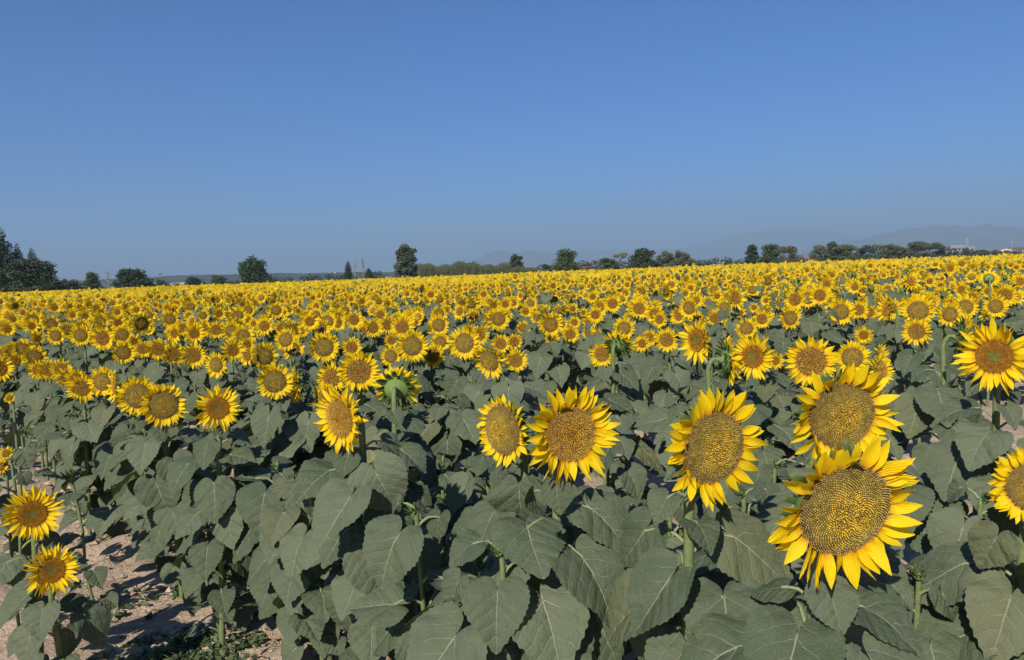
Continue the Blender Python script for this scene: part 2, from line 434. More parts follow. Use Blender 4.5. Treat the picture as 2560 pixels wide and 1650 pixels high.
def petiole_path(base, b):
    mid = base.lerp(b, .5) + Vector((0, 0, (b - base).length * .22))
    return [base, base.lerp(mid, .55) + Vector((0, 0, .004)), mid, mid.lerp(b, .6) + Vector((0, 0, .002)), b]
STEMC = lambda t: (.15, .19, .075)

def head_frame(f, roll=0.):
    f = f.normalized(); up = Vector((0, 0, 1)); return frame(up - f * up.dot(f), f) @ Matrix.Rotation(roll, 4, 'Z')

def merged_plant(seed, lod):
    """one low mesh for the mass of plants beyond the individual ones; faces -y, head at about 1.08 m"""
    rg = random.Random(seed); p = P(); kind = rg.choice([OLD, MID, MID, YNG, OLD]); f = Vector((rg.gauss(.0, .12), -1, rg.gauss(.08, .16))).normalized()
    if seed % 7 == 6: f = Vector((.8, .5, .3)).normalized()
    H = 1.10; Rt = {OLD: .118, MID: .113, YNG: .10}[kind]; Rd = Rt * {OLD: .51, MID: .45, YNG: .40}[kind]
    foot, path, leaves = plant_plan(rg, Vector((0, 0, H)), f, .19, 12 if lod == 0 else 7, foot=Vector((0, .1, 0)), topleaf=.95, low=.3 if lod == 0 else .55)
    p.addp(tube(path[::3] + [path[-1]], [.012] * len(path[::3]) + [.01], 5 if lod == 0 else 3, STEMC), m=2)
    for M, base, b, r, q in leaves:
        p.addp(LEAF_MD[int(r * 7)] if False else LEAF_LO[int(r * 5)], M, m=0, uz=r)
    HM = head_frame(f, rg.random() * 6); HM.translation = (0, 0, H)
    if lod == 0:
        for M, r in petal_layout(rg, 34, Rd, Rt, 0.04, 1): p.addp(PET_LO[int(r * 6)], HM @ M, m=1, uz=r)
        p.addp(disc_piece(kind, 60, seed, 4, 12), HM @ Matrix.Diagonal((Rd, Rd, Rd, 1)), m=3)
        p.addp(REC_LO, HM @ Matrix.Diagonal((Rd, Rd, Rd, 1)), m=4)
    else:
        V = []; Fc = []; n = 20; U = []
        for i in range(n):
            a = 2 * math.pi * i / n; da = math.pi / n * rg.uniform(.95, 1.25); e = rg.uniform(.9, 1.12); z = rg.uniform(.0, .035)
            V += [(Rd * .9 * math.cos(a - da), Rd * .9 * math.sin(a - da), 0), (Rd * .9 * math.cos(a + da), Rd * .9 * math.sin(a + da), 0), (Rt * .8 * math.cos(a + da * .6), Rt * .8 * math.sin(a + da * .6), z * .6), (Rt * e * math.cos(a), Rt * e * math.sin(a), z), (Rt * .8 * math.cos(a - da * .6), Rt * .8 * math.sin(a - da * .6), z * .6)]
            U += [(-.2, .2, 0), (.2, .2, 0), (.2, .7, 0), (0, 1, 0), (-.2, .7, 0)]; Fc.append(tuple(range(i * 5, i * 5 + 5)))
        p.add(V, Fc, U, m=1, M=HM, uz=rg.random())
        p.addp(disc_piece(kind, 0, seed, 3, 8), HM @ Matrix.Diagonal((Rd, Rd, Rd, 1)), m=3)
        p.addp(receptacle_piece(6, True), HM @ Matrix.Diagonal((Rd, Rd, Rd, 1)), m=4)
    return p.mesh('field_plant', [M_LEAF if lod == 0 else M_LEAFF, M_PETAL, M_STEM, M_DISC, M_SEP])

# ------------------------------------------------------------------ ground
def soil_material():
    m, n = mat('dry_soil'); g = N(n, 'ShaderNodeNewGeometry'); pos = g.outputs['Position']
    sp = N(n, 'ShaderNodeSeparateXYZ'); n.links.new(pos, sp.inputs[0])
    a = noise(n, pos, 2.2, 6, .65); b = noise(n, pos, 34, 5, .7)
    c = mixc(n, ramp(n, a, [(.3, 0.), (.7, 1.)]), (.48, .355, .25), (.64, .51, .38))
    c = mixc(n, ramp(n, b, [(.35, .6), (.6, 0.)]), c, (.30, .20, .13))
    far = ramp(n, noise(n, pos, .03, 4), [(.35, (.16, .145, .07)), (.5, (.10, .115, .05)), (.62, (.27, .20, .13))])
    edge = math_(n, 'GREATER_THAN', sp.outputs['Y'], 122.)
    c = mixc(n, edge, c, far)
    vo = N(n, 'ShaderNodeTexVoronoi', feature='DISTANCE_TO_EDGE'); vo.inputs['Scale'].default_value = 13; n.links.new(pos, vo.inputs['Vector'])
    crack = ramp(n, vo.outputs['Distance'], [(.0, 0.), (.05, 1.)])
    h = math_(n, 'ADD', math_(n, 'MULTIPLY', b, .8), math_(n, 'ADD', math_(n, 'MULTIPLY', a, .8), math_(n, 'MULTIPLY', crack, .12)))
    finish(n, c, .95, bump=h, bstr=.9, bdist=.03, spec=.1); return m
M_SOIL = soil_material()
def fbm(x, y, seed=0):
    r = 0; a = 1; f = 1.0; rs = np.random.default_rng(seed)
    for o in range(6):
        for k in range(3):
            th, ph = rs.uniform(0, 6.28, 2); r = r + a * np.sin((x * np.cos(th) + y * np.sin(th)) * f * 2.2 + ph + 1.3 * np.sin((x * np.sin(th) - y * np.cos(th)) * f * 1.7 + ph))
        a *= .55; f *= 1.95
    return r / 3
def build_ground():
    xs = np.concatenate([[-15500, -3000, -600, -150, -40, -14], np.linspace(-6, 4, 201), [12, 40, 150, 600, 3000, 15500]])
    ys = np.concatenate([[-15500, -3000, -200, -20, -3], np.linspace(.3, 8, 151), [12, 30, 90, 121.9, 122.1, 600, 3000, 15500]])
    X, Y = np.meshgrid(xs, ys); Z = .035 * fbm(X * 1.6, Y * 1.6, 3) + .012 * fbm(X * 9, Y * 9, 4)
    msk = (X > -6.1) & (X < 4.1) & (Y > .2) & (Y < 8.1); Z = np.where(msk, Z * np.clip((Y - .3) * 2, 0, 1), 0) 
    ridge = (X + Y - 2.1) / 1.06; Z += np.where(msk, .02 * np.cos(2 * math.pi * ridge), 0)
    V = np.c_[X.ravel(), Y.ravel(), Z.ravel()]; nx = len(xs); F_ = [(j * nx + i, j * nx + i + 1, (j + 1) * nx + i + 1, (j + 1) * nx + i) for j in range(len(ys) - 1) for i in range(nx - 1)]
    p = P(); p.add(V, F_); tag(obj('ground', p.mesh('ground', [M_SOIL])), kind='structure')
build_ground()

def clods():
    rg = random.Random(5); p = P()
    base = [(1, 0, 0), (-1, 0, 0), (0, 1, 0), (0, -1, 0), (0, 0, 1), (0, 0, -1)]; fc = [(0, 2, 4), (2, 1, 4), (1, 3, 4), (3, 0, 4), (2, 0, 5), (1, 2, 5), (3, 1, 5), (0, 3, 5)]
    for i in range(4200):
        x = rg.uniform(-5.4, 2.2); y = rg.uniform(.8, 7.5); s = rg.choice([.006, .009, .012, .018, .030, .045]) * rg.uniform(.6, 1.1)
        if rg.random() < .5: s *= .5
        v = [tuple(np.array(q) * s * np.array([rg.uniform(.7, 1.3), rg.uniform(.7, 1.3), rg.uniform(.4, .8)])) for q in base]
        p.add(v, fc, M=Matrix.Translation((x, y, s * .35 + .0)) @ Matrix.Rotation(rg.uniform(0, 6), 4, 'Z'))
    tag(obj('soil_clods', p.mesh('soil_clods', [M_SOIL], False)), 'crumbled dry clods of reddish earth scattered between the plant rows', 'soil clods', kind='stuff')
clods()
def weeds():
    rg = random.Random(8); p = P(); lf = petal_piece(1, 2, 3)
    def tuft(x, y, s, n):
        for k in range(n):
            a = rg.uniform(0, 6.3); el = rg.uniform(.2, 1.2); t = Vector((math.cos(a) * math.cos(el), math.sin(a) * math.cos(el), math.sin(el)))
            o = Vector((x + rg.gauss(0, s * .5), y + rg.gauss(0, s * .5), rg.uniform(0, s * .35)))
            g = rg.uniform(.7, 1.2); L = s * rg.uniform(.35, .8)
            p.addp(lf, frame(t, Vector((rg.gauss(0, .4), rg.gauss(0, .4), 1)), o, (L * .5, L, L)), tint=(.09 * g, .13 * g, .055 * g))
    for i in range(150):
        c = at(rg.gauss(500, 110), rg.gauss(1590, 60), 3.2); zz = CAMH - 0.0
        d = (c - Vector((0, 0, CAMH))); q = Vector((0, 0, CAMH)) + d * (CAMH / -d.z); tuft(q.x, q.y, rg.uniform(.03, .075), rg.randint(8, 20))
    for i in range(90):
        t = rg.uniform(2., 7.); off = rg.gauss(1.62, .22); tuft(off - t, t, rg.uniform(.02, .06), rg.randint(6, 14))
    tag(obj('weeds', p.mesh('weeds', [M_SEP])), 'low green weeds spreading over the bare soil at the row edge', 'weeds', kind='stuff')
    p = P()
    for i in range(700):
        t = rg.uniform(1.4, 6.5); x = rg.gauss(1.6, .35) - t; a = rg.uniform(0, 6.3); L = rg.uniform(.02, .10); d = Vector((math.cos(a), math.sin(a), rg.uniform(-.05, .25))); o = Vector((x, t, .025))
        g = rg.uniform(.6, 1.1); p.addp(tube([o, o + d * L * .5 + Vector((0, 0, .006)), o + d * L], [.0012, .0012, .0005], 3, (.30 * g, .22 * g, .12 * g)))
    tag(obj('dry_straw', p.mesh('dry_straw', [M_STEM])), 'thin dry straw and dead stems lying on the bare soil', 'straw', kind='stuff')
weeds()

# ------------------------------------------------------------------ the individual sunflowers
# column, row and ray-tip diameter in photo pixels, yaw (deg, + = turned to the right), kind of disc, pitch (deg, + = up), raggedness
HEADS = [
 (2114,1277,425,34,OLD,-12,.36),(2107,1040,290,31,OLD,-10,.36),(1787,1120,312,40,OLD,-5,.26),(1428,1086,254,27,MID,0,.08),(1255,1075,182,-48,OLD,0,.22),
 (848,1047,178,-50,MID,-2,.16),(2486,891,184,-5,YNG,2,.03),(2588,1220,215,12,OLD,0,.1),(1822,900,130,105,MID,0,.2),(1881,891,124,-26,YNG,3,.03),
 (2027,904,132,-6,MID,3,.02),(2131,894,90,8,OLD,6,.1),(2203,925,85,55,MID,8,.3),(1741,850,122,-46,YNG,0,.1),(991,969,122,172,MID,18,.1),
 (409,1013,116,4,OLD,2,.03),(343,990,102,-12,OLD,2,.02),(544,1020,120,0,YNG,2,.02),(897,929,108,0,MID,4,.02),(828,945,84,-22,MID,2,.05),(813,995,80,-30,MID,2,.1),
 (687,954,92,2,OLD,0,.02),(738,964,92,-82,MID,0,.1),(205,971,72,-4,MID,0,.02),(191,951,60,-6,MID,0,.02),(166,943,54,0,YNG,0,.02),(153,925,60,-10,MID,0,.02),
 (120,925,58,-6,MID,0,.02),(96,925,52,-12,MID,0,.02),(87,893,60,10,OLD,4,.03),(58,873,54,6,OLD,8,.03),(35,878,52,0,OLD,0,.03),(9,886,48,-10,OLD,0,.03),(39,902,44,6,MID,-4,.02),
 (256,954,80,-28,OLD,6,.45),(284,966,78,-80,MID,4,.2),(309,882,60,4,OLD,2,.1),(336,854,38,6,YNG,0,.02),(357,873,48,-10,MID,0,.02),(395,873,60,0,MID,0,.02),
 (436,886,62,16,MID,0,.02),(483,889,68,2,MID,0,.02),(306,837,52,0,OLD,4,.03),(262,830,56,6,OLD,2,.03),(223,838,50,16,MID,0,.02),(205,819,46,-8,OLD,0,.03),(169,826,44,6,OLD,0,.1),
 (129,810,44,2,OLD,0,.02),(82,800,46,0,OLD,2,.02),(213,790,34,0,YNG,0,.02),(252,803,40,0,OLD,4,.02),(312,803,40,0,OLD,4,.1),(334,811,40,-16,OLD,0,.1),(367,820,42,2,OLD,2,.05),
 (425,798,48,0,OLD,2,.02),(431,832,46,-34,OLD,0,.1),(456,820,42,-12,MID,0,.03),(486,829,48,0,MID,0,.02),(361,778,32,0,MID,0,.02),(242,771,32,0,MID,0,.02),(441,761,30,0,MID,0,.02),(478,767,34,0,OLD,0,.02),
 (509,821,44,-8,MID,0,.03),(548,784,38,0,YNG,0,.02),(551,824,42,-28,OLD,0,.1),(579,828,56,-6,OLD,4,.03),(608,840,60,0,OLD,8,.03),(582,876,64,6,YNG,2,.02),(617,862,46,8,YNG,4,.02),
 (616,889,56,-46,MID,0,.15),(540,912,68,-38,OLD,0,.03),(662,891,74,24,OLD,2,.12),(732,873,60,-4,OLD,0,.15),(810,868,82,0,OLD,2,.04),(704,820,44,0,MID,0,.03),(751,824,46,8,MID,0,.02),
 (801,821,56,-4,MID,6,.02),(843,808,46,6,MID,0,.02),(879,869,54,0,MID,0,.02),(691,776,44,0,OLD,0,.02),(621,775,36,0,OLD,0,.02),(595,789,46,0,OLD,4,.2),(642,758,30,0,MID,0,.02),(542,750,30,0,MID,0,.02),
 (508,789,33,0,OLD,0,.02),(764,790,36,-6,MID,0,.02),(790,788,40,0,OLD,8,.03),(830,785,32,0,MID,0,.02),(864,777,37,4,OLD,0,.02),(894,808,38,-6,MID,0,.02),
 (1031,865,86,2,OLD,4,.05),(977,891,58,-18,OLD,0,.03),(979,851,40,0,MID,0,.02),(1082,890,66,8,MID,-2,.05),(1101,855,52,0,OLD,6,.03),(1161,858,88,-20,OLD,4,.1),(1200,838,52,20,MID,0,.1),
 (1252,860,54,0,MID,6,.1),(1223,902,96,-30,OLD,-14,.35),(1290,902,64,12,MID,4,.1),(1286,855,46,2,MID,0,.02),(935,826,41,0,YNG,0,.02),(909,826,36,-14,MID,0,.02),(901,807,38,0,MID,0,.02),
 (951,787,39,0,MID,0,.02),(1036,807,35,0,MID,0,.02),(992,798,38,-6,OLD,2,.03),(1022,785,30,0,MID,0,.02),(992,824,27,10,YNG,0,.02),(1073,820,34,14,OLD,0,.1),(1093,794,38,12,OLD,0,.03),
 (1045,781,34,0,MID,0,.02),(939,746,30,0,OLD,0,.02),(984,764,25,0,MID,0,.02),(1158,780,27,0,MID,0,.02),(1183,789,36,0,MID,0,.02),(1156,764,30,0,MID,4,.02),(1218,777,34,0,OLD,0,.02),
 (1231,803,41,-8,OLD,0,.04),(1264,789,38,0,MID,0,.02),(1280,758,33,0,MID,0,.02),(1209,736,28,0,MID,0,.02),
 (1308,820,38,10,OLD,0,.03),(1321,781,34,-4,MID,0,.02),(1343,794,38,0,MID,0,.02),(1353,776,34,8,OLD,0,.02),(1326,759,37,0,OLD,4,.02),(1379,845,43,0,MID,0,.05),(1426,836,49,0,MID,0,.02),
 (1401,810,41,-8,OLD,0,.02),(1382,803,32,-20,MID,0,.05),(1397,776,33,0,OLD,0,.1),(1436,806,34,0,MID,4,.02),(1473,806,40,0,MID,0,.05),(1471,834,36,-8,MID,0,.02),(1493,837,40,-24,YNG,0,.02),
 (1545,862,88,160,MID,35,.1),(1504,886,72,-16,MID,0,.05),(1560,821,60,0,OLD,4,.05),(1574,798,40,10,OLD,0,.05),(1605,859,48,-24,YNG,0,.02),(1623,845,46,0,MID,0,.1),(1587,768,46,0,OLD,0,.05),
 (1500,772,42,8,MID,0,.08),(1632,771,44,-16,MID,0,.03),(1648,799,44,-22,MID,0,.03),(1482,742,31,0,MID,0,.03),(1601,725,33,0,MID,0,.02),
 (1695,789,50,-34,MID,0,.05),(1788,795,49,6,MID,2,.02),(1741,798,44,-6,MID,0,.1),(1832,811,50,-14,OLD,2,.05),(1866,821,57,-6,OLD,0,.1),(1905,798,49,4,MID,0,.03),(1976,795,64,24,OLD,2,.1),
 (2102,780,70,-4,OLD,2,.04),(2020,745,54,0,OLD,4,.05),(2056,741,46,6,MID,0,.05),(1823,743,43,0,OLD,0,.02),(1785,725,37,0,OLD,0,.02),(1881,725,38,0,OLD,0,.02),(1885,769,26,0,MID,0,.3),
 (1952,758,40,32,OLD,0,.2),(1939,902,46,10,YNG,0,.03),(1666,850,66,-8,MID,0,.1),(1772,754,28,0,OLD,0,.2),(2159,838,50,-4,YNG,0,.03),(2205,888,60,65,MID,20,.3),
 (2295,777,86,0,OLD,8,.08),(2291,829,76,-14,MID,-2,.03),(2216,772,74,-60,MID,10,.2),(2172,782,46,-10,MID,0,.1),(2412,846,130,100,MID,-4,.15),(2512,738,62,0,MID,0,.08),(2429,745,48,-20,MID,0,.05),
 (2405,725,40,0,MID,0,.05),(2295,730,40,-12,MID,0,.1),(2213,741,44,-40,MID,0,.2),(2320,743,32,20,MID,0,.1),(2372,780,42,0,OLD,-8,.2),(2398,772,44,70,MID,0,.2),(2462,782,44,-70,MID,6,.2),
 (80,1285,142,0,YNG,4,.0),(129,1426,132,4,YNG,6,.0),
]
BUDS = [(15,1133,40),(2,1166,44),(23,995,30),(173,1194,34),(485,1312,46)]
LANDMARKS = [(0, 'below the cypresses'), (150, 'below the scrubby bushes'), (290, 'below the wide dark bush'), (390, 'below the distant wooded ridge'), (590, 'below the lone dark round tree'),
             (700, 'below the gap beside the lone tree'), (860, 'below the dead poles'), (970, 'below the tall ragged tree'), (1060, 'below the reed bank'), (1260, 'below the tree in the reeds'),
             (1340, 'below the round broadleaf tree'), (1480, 'below the thin pale tree'), (1560, 'below the dark domed tree'), (1640, 'below the grey bushy trees'), (1760, 'below the white greenhouse roof'),
             (1860, 'below the green tree cluster'), (1990, 'below the red roofed house'), (2050, 'below the row of trunked trees'), (2230, 'below the last trunked trees'), (2360, 'below the mast building'), (2460, 'below the far right houses')]
LABELS = {
 0: 'largest sunflower, huge tan disc with shaggy wind-blown petals, nearest the camera', 1: 'second largest sunflower with olive disc, just above and behind the largest',
 2: 'large sunflower with tilted olive disc, long pointed petals above and left', 3: 'large upright sunflower with golden brown disc and even bright petals',
 4: 'narrow sunflower with dark olive disc and short withered petals', 5: 'tall narrow sunflower turned left, coarse brown disc, green bracts behind',
 6: 'large sunflower at right edge with green centre and brown ring', 7: 'sunflower cut off by the right edge, only its left petals showing',
 8: 'sunflower turned away to the right showing green bracts and stem side', 9: 'young sunflower with green centre and orange ring beside a turned-away head',
 10: 'round sunflower with dark brown disc and even short petals above the big ones', 11: 'sunflower with olive disc peeping out above the second largest head',
 12: 'golden sunflower facing right, touching the upper right of the second largest head', 13: 'young sunflower turned left with green centre and long right petals',
 14: 'sunflower seen from behind with pale green back ringed by yellow petals', 15: 'sunflower with round olive disc overlapping its neighbour, left of centre',
 16: 'sunflower half covered by the round olive one on its right', 17: 'bright sunflower with orange disc and green heart standing alone, left side',
 18: 'sunflower with broad golden disc just above the tall narrow one', 19: 'sunflower tucked behind the broad golden disc on its right',
 20: 'small golden sunflower mostly hidden behind the tall narrow one', 21: 'round sunflower with tan disc beside a head seen edge-on',
 22: 'sunflower seen edge-on, yellow petals left and green back right', 34: 'ragged sunflower with sparse petals and dark olive disc in the left row',
 35: 'sunflower seen edge-on with green back, behind the ragged left one', 98: 'withered drooping sunflower with shaded dark disc at mid field',
}
zlist = []
def depth_of(px, py, dia, kind):
    dy = py - yh(px); D = {OLD: .245, MID: .235, YNG: .205}[kind]
    if px < 700: D *= .87
    zs = D * F / dia; zd = .52 * F / dy
    z = math.sqrt(zs * zd) if zd < 14 else zd ** .7 * zs ** .3
    return z * 1.06 if 300 < px < 600 and z < 4 else z
def place_words(px): 
    s = LANDMARKS[0][1]
    for x, t in LANDMARKS:
        if px >= x: s = t
    return s
ORD = ['nearest', 'second', 'third', 'fourth', 'fifth', 'sixth', 'seventh', 'eighth', 'ninth', 'tenth', 'eleventh', 'twelfth']
WORDN = {OLD: 'olive disc', MID: 'golden brown disc', YNG: 'green centred disc'}

def sunflower(idx, c, f, Rt, kind, ragged, z, seed, label, is_bud=False, Lmax=None, nleaf=None):
    rg = random.Random(seed)
    near = z < 5.2; mid = z < 8.5
    Rd = Rt * {OLD: .60, MID: .55, YNG: .45}[kind]
    if Lmax is None: Lmax = lerp(.152 if z < 3.4 else .168, .196, min(1, max(0, (c.x + 1.9) / 1.6))) * rg.uniform(.92, 1.10) * (1 if z < 5 else .95)
    if nleaf is None: nleaf = (22 if c.x > -.6 else 24) if z < 3.6 else (20 if near else (14 if mid else 10))
    neck = min(.10, Rt * 1.0) if not is_bud else .012
    if z > 4.5: Rd *= .93
    if idx == 4: Rd = Rt * .70
    foot, path, leaves = plant_plan(rg, c, f, Lmax, nleaf, neck=neck, topleaf=min(.92, (c.z - Rt * 1.02) / c.z) if not is_bud else 1.0, low=(.04 if is_bud else .15 if c.x < -.8 and z < 3.6 else .12) if near else .3)
    root = bpy.data.objects.new('sunflower', None); COL.objects.link(root); root.location = foot; root.empty_display_size = .05
    tag(root, label, 'sunflower', 'sunflowers standing in the near rows')
    rad = [lerp(.0155, .0105, i / (len(path) - 1)) * (1.05 if c.x > -.9 else .85) * (1.10 if near else 1) for i in range(len(path))]
    rad = [r * .88 for r in rad]
    if is_bud or Rt < .05: rad = [r * .6 for r in rad]
    n = len(path); rad[-2] *= 1.25; rad[-1] *= 1.6
    T = -foot
    st = P(); st.addp(tube([q + T for q in path], rad, 9 if near else 6, STEMC))
    if not near:
        for M, base, b, r, q in leaves: st.addp(tube([x + T for x in petiole_path(base, b)[::2]], [.004, .0035, .003], 4, (.22, .26, .13)))
    obj('stem', st.mesh('stem', [M_STEM]), root)
    bank = ME_LEAF_HI if z < 4.2 else ME_LEAF_MD
    for M, base, b, r, q in leaves:
        M2 = Matrix.Translation(T) @ M
        lo = obj('leaf', bank[int(r * len(bank))], root, M2)
        if near:
            inv = M2.inverted()
            pt = tube([x + T for x in petiole_path(base, b)], [.0055, .0048, .0042, .004, .0036], 6, (.22, .27, .13)); pp = P(); pp.addp(pt, inv)
            obj('petiole', pp.mesh('petiole', [M_STEM]), lo)
    HM = head_frame(f, rg.random() * 6.3); HM.translation = c + T
    hd = P(); S = Matrix.Diagonal((Rd, Rd, Rd, 1))
    hd.addp(REC_HI if mid else REC_LO, S)
    away = abs(Vector((f.x, f.y)).angle(Vector((-c.x, -c.y)))) > 1.1 if Vector((f.x, f.y)).length > .01 else False
    bracts = bract_layout(rg, 36 if mid else 18, Rd, 1.6 if away else 1.)
    sepb = z < 3.9 or abs(Vector((f.x, f.y)).angle(Vector((-c.x, -c.y)))) > 1.1 and z < 5
    if not sepb:
        for B in bracts: hd.addp(BR, B)
    h = obj('flower_head', hd.mesh('flower_head', [M_SEP]), root, HM)
    if is_bud:
        for k in range(9):
            a = k * 2.4; d = Vector((math.cos(a), math.sin(a), 0)); up = .9 + .1 * k
            obj('bract', ME_BRACT, h, frame(d * .8 + Vector((0, 0, up)), Vector((0, 0, .8)) - d, d * Rd * (1.1 - .08 * k), (Rd * 1.3, Rd * 2.2, Rd * 2.2)))
    elif sepb:
        for B in bracts: obj('bract', ME_BRACT, h, B)
    if is_bud:
        return foot
    lod = 0 if z < 3.6 else (1 if z < 6 else 2)
    dm = ME_DISC[(kind, lod)]
    obj('seed_disc', dm[seed % len(dm)], h, S)
    lay = petal_layout(rg, {OLD: 52, MID: 50, YNG: 44}[kind], Rd, Rt, ragged, 0)
    if z < 5.0:
        for M, r in lay: obj('petal', ME_PET[int(r * 12)], h, M)
    else:
        pp = P()
        for M, r in lay: pp.addp(PET_LO[int(r * 6)], M, uz=r)
        obj('ray_petals', pp.mesh('ray_petals', [M_PETAL]), h)
    return foot

feet = []; plan = []
for i, (px, py, dia, yaw, kind, pit, rag) in enumerate(HEADS):
    z = depth_of(px, py, dia, kind)
    if i == len(HEADS) - 2: z = 2.84
    if i == len(HEADS) - 1: z = 2.69
    if i == 0: z = 1.55
    if i == 1: z = 2.05
    c = at(px, py, z); dist = (c - Vector((0, 0, CAMH))).length
    toc = Vector((-c.x, -c.y, 0)).normalized()
    f = Matrix.Rotation(R(-yaw) * -1, 3, 'Z') @ toc; f = (f * math.cos(R(pit)) + Vector((0, 0, math.sin(R(pit))))).normalized()
    plan.append([i, c, f, dia / F * z / 2 * 1.02, kind, rag, z, px])
def facing(f, c):
    t = Vector((-c.x, -c.y)).normalized(); a = math.degrees(math.atan2(t.x * f.y - t.y * f.x, t.x * f.x + t.y * f.y))
    return 'facing away' if abs(a) > 115 else 'turned right' if a > 15 else 'turned left' if a < -15 else 'facing the camera'
# further single plants on the row pattern until three hundred stand
ROWP, SPC = .75, .45
def row_points(zmin, zmax, half):
    rg = random.Random(99); out = []; s2 = math.sqrt(2)
    kmax = int((zmax * (1 + half) * 1.05) / (ROWP * s2)) + 2
    for k in range(-1, kmax * 2):
        d = (2.1 + k * ROWP * s2) / s2
        L = zmax * 1.6; n = int(2 * L / SPC)
        for j in range(n):
            t = -L + j * SPC + rg.uniform(-.13, .13); o = rg.gauss(0, .045)
            x = (d + o) / s2 - t / s2; y = (d + o) / s2 + t / s2
            rr = rg.random()
            if y < zmin or y > zmax or abs(x) > y * half + 1.5: continue
            if rr < .06: continue
            out.append((x, y))
    return out
cand = row_points(5.6, 120, .80)
hero_xy = np.array([(p[1].x, p[1].y) for p in plan])
cand.sort(key=lambda p: math.hypot(*p))
keep = []; field = []
need = 300 - len(plan) - len(BUDS) - 55
rgf = random.Random(31)
for (x, y) in cand:
    if y < 16 and np.min(np.hypot(hero_xy[:, 0] - x, hero_xy[:, 1] - y)) < .30: continue
    if y < 7.0 and rgf.random() < .55: continue
    u, v = proj((x, y, 1.08)); vis = -60 < u < 2620
    if len(keep) < need and vis: keep.append((x, y))
    else: field.append((x, y))
def crop_h(x, y): return 1.085 + .05 * math.sin(x * .23 + 1) * math.cos(y * .17) + (.03 if x > 0 else 0)
for (x, y) in keep:
    kind = rgf.choice([OLD, OLD, MID, MID, YNG]); H = crop_h(x, y) + rgf.gauss(0, .055)
    yaw = rgf.gauss(0, .30); 
    if rgf.random() < .05: yaw += rgf.choice([-1, 1]) * rgf.uniform(1.2, 3)
    f = Matrix.Rotation(yaw, 3, 'Z') @ (Vector((.10, -1, 0)).normalized() * .6 + Vector((-x, -y, 0)).normalized() * .4); f.normalize(); f = (f + Vector((0, 0, rgf.gauss(.02, .13)))).normalized()
    c = Vector((x, y, H)); plan.append([len(plan), c, f, {OLD: .118, MID: .112, YNG: .098}[kind] * rgf.uniform(.85, 1.15), kind, max(0, rgf.gauss(.03, .05)), y, proj(c)[0]])
# labels: look, then what it stands below at the horizon, then how near it is among its like
groups = {}
for p in plan:
    i, c, f, Rt, kind, rag, z, px = p
    if i in LABELS: continue
    key = (WORDN[kind], facing(f, c), place_words(px)); groups.setdefault(key, []).append((z, i))
lab = dict(LABELS)
lab[len(HEADS) - 2] = 'short sunflower with green heart, upper of two at the bottom left'
lab[len(HEADS) - 1] = 'short sunflower with green heart, lower of two at the bottom left'
for (a, b, d), l in groups.items():
    l.sort()
    for k, (z, i) in enumerate(l):
        if i in lab: continue
        lab[i] = f'sunflower with {a} {b}, {d}' if len(l) == 1 else f'{ORD[min(k, 11)]} sunflower with {a}, {b}, {d}'
for i, c, f, Rt, kind, rag, z, px in plan:
    kw = {}
    if i in (len(HEADS) - 2, len(HEADS) - 1): kw = dict(Lmax=.150, nleaf=10)
    sunflower(i, c, f, Rt, kind, rag, z, 1000 + i * 7, lab[i], **kw)
BL = ['green bud just showing yellow on a thin stem at the left edge', 'lower half open yellow bud cut off by the left edge', 'small opening bud on a pale stem, highest at the left edge',
      'small closed green bud on a short stem by the bare soil', 'stunted young sunflower with a leafy green bud beside the bare soil']
BZ = [3.3, 3.35, 3.9, 3.55, 3.3]
for k, (px, py, dia) in enumerate(BUDS):
    c = at(px, py, BZ[k]); f = Vector((rgf.gauss(0, .2), -.35, 1)).normalized()
    if k < 3:
        sunflower(900 + k, c, Vector((.1, -1, .5)).normalized(), dia / F * BZ[k] / 2 * 1.05, YNG, .5, BZ[k], 555 + k, BL[k], Lmax=.12, nleaf=11); continue
    sunflower(900 + k, c, f, dia / F * BZ[k] / 2 / .45 * .62, YNG, 0, BZ[k], 555 + k, BL[k], is_bud=True, Lmax=.13, nleaf=9)

# leafy stalks without an open head that close the rows
def fillers():
    rg = random.Random(404); s2 = math.sqrt(2); n = 0; spots = []
    for d, t0, t1, st in ((2.12, -.95, 6.0, .25), (2.12 + 1.06, -1.5, 6.2, .27), (2.12 + 2.12, -2.0, 6.0, .33), (2.12 + 3.18, -2.6, 5.4, .42)):
        t = t0
        while t < t1:
            x = d / 2 - t / 1.0 * .5 * 2 / 2; y = d / 2 + t / 2
            x = d / 2 - t * .7071 + rg.gauss(0, .04); y = d / 2 + t * .7071 + rg.gauss(0, .04); t += st * rg.uniform(.8, 1.2)
            u, v = proj((x, y, .8))
            if not (-80 < u < 2640) or y < 1.0: continue
            if np.min(np.hypot(hero_xy[:, 0] - x, hero_xy[:, 1] - y)) < .20: continue
            if x > -.4 and rg.random() < .30: continue
            if 1.0 < y < 3.0 and u < 540 and d < 2.2: continue        # bare soil shows here
            spots.append((u, x, y, d))
    spots.sort()
    seen = {}; names = {2.12: 'front row', 3.18: 'second row', 4.24: 'third row', 5.3: 'fourth row'}
    for u, x, y, d in spots:
        row = names[round(d, 2)]; key = (row, place_words(u)); seen[key] = seen.get(key, 0) + 1; H = rg.uniform(.66, .86); c = Vector((x, y, H)); f = Vector((rg.gauss(0, .3), -.4, 1)).normalized()
        sunflower(2000 + n, c, f, .028, YNG, 0, y if y > 1 else 1, 7000 + n, ('', 'second ', 'third ', 'fourth ', 'fifth ', 'sixth ')[min(5, seen[key] - 1)] + 'leafy stalk in bud, ' + row + ', ' + place_words(u), is_bud=True, nleaf=19 if x < -.4 else 13); n += 1
    print('FILL', n)
if True: fillers()

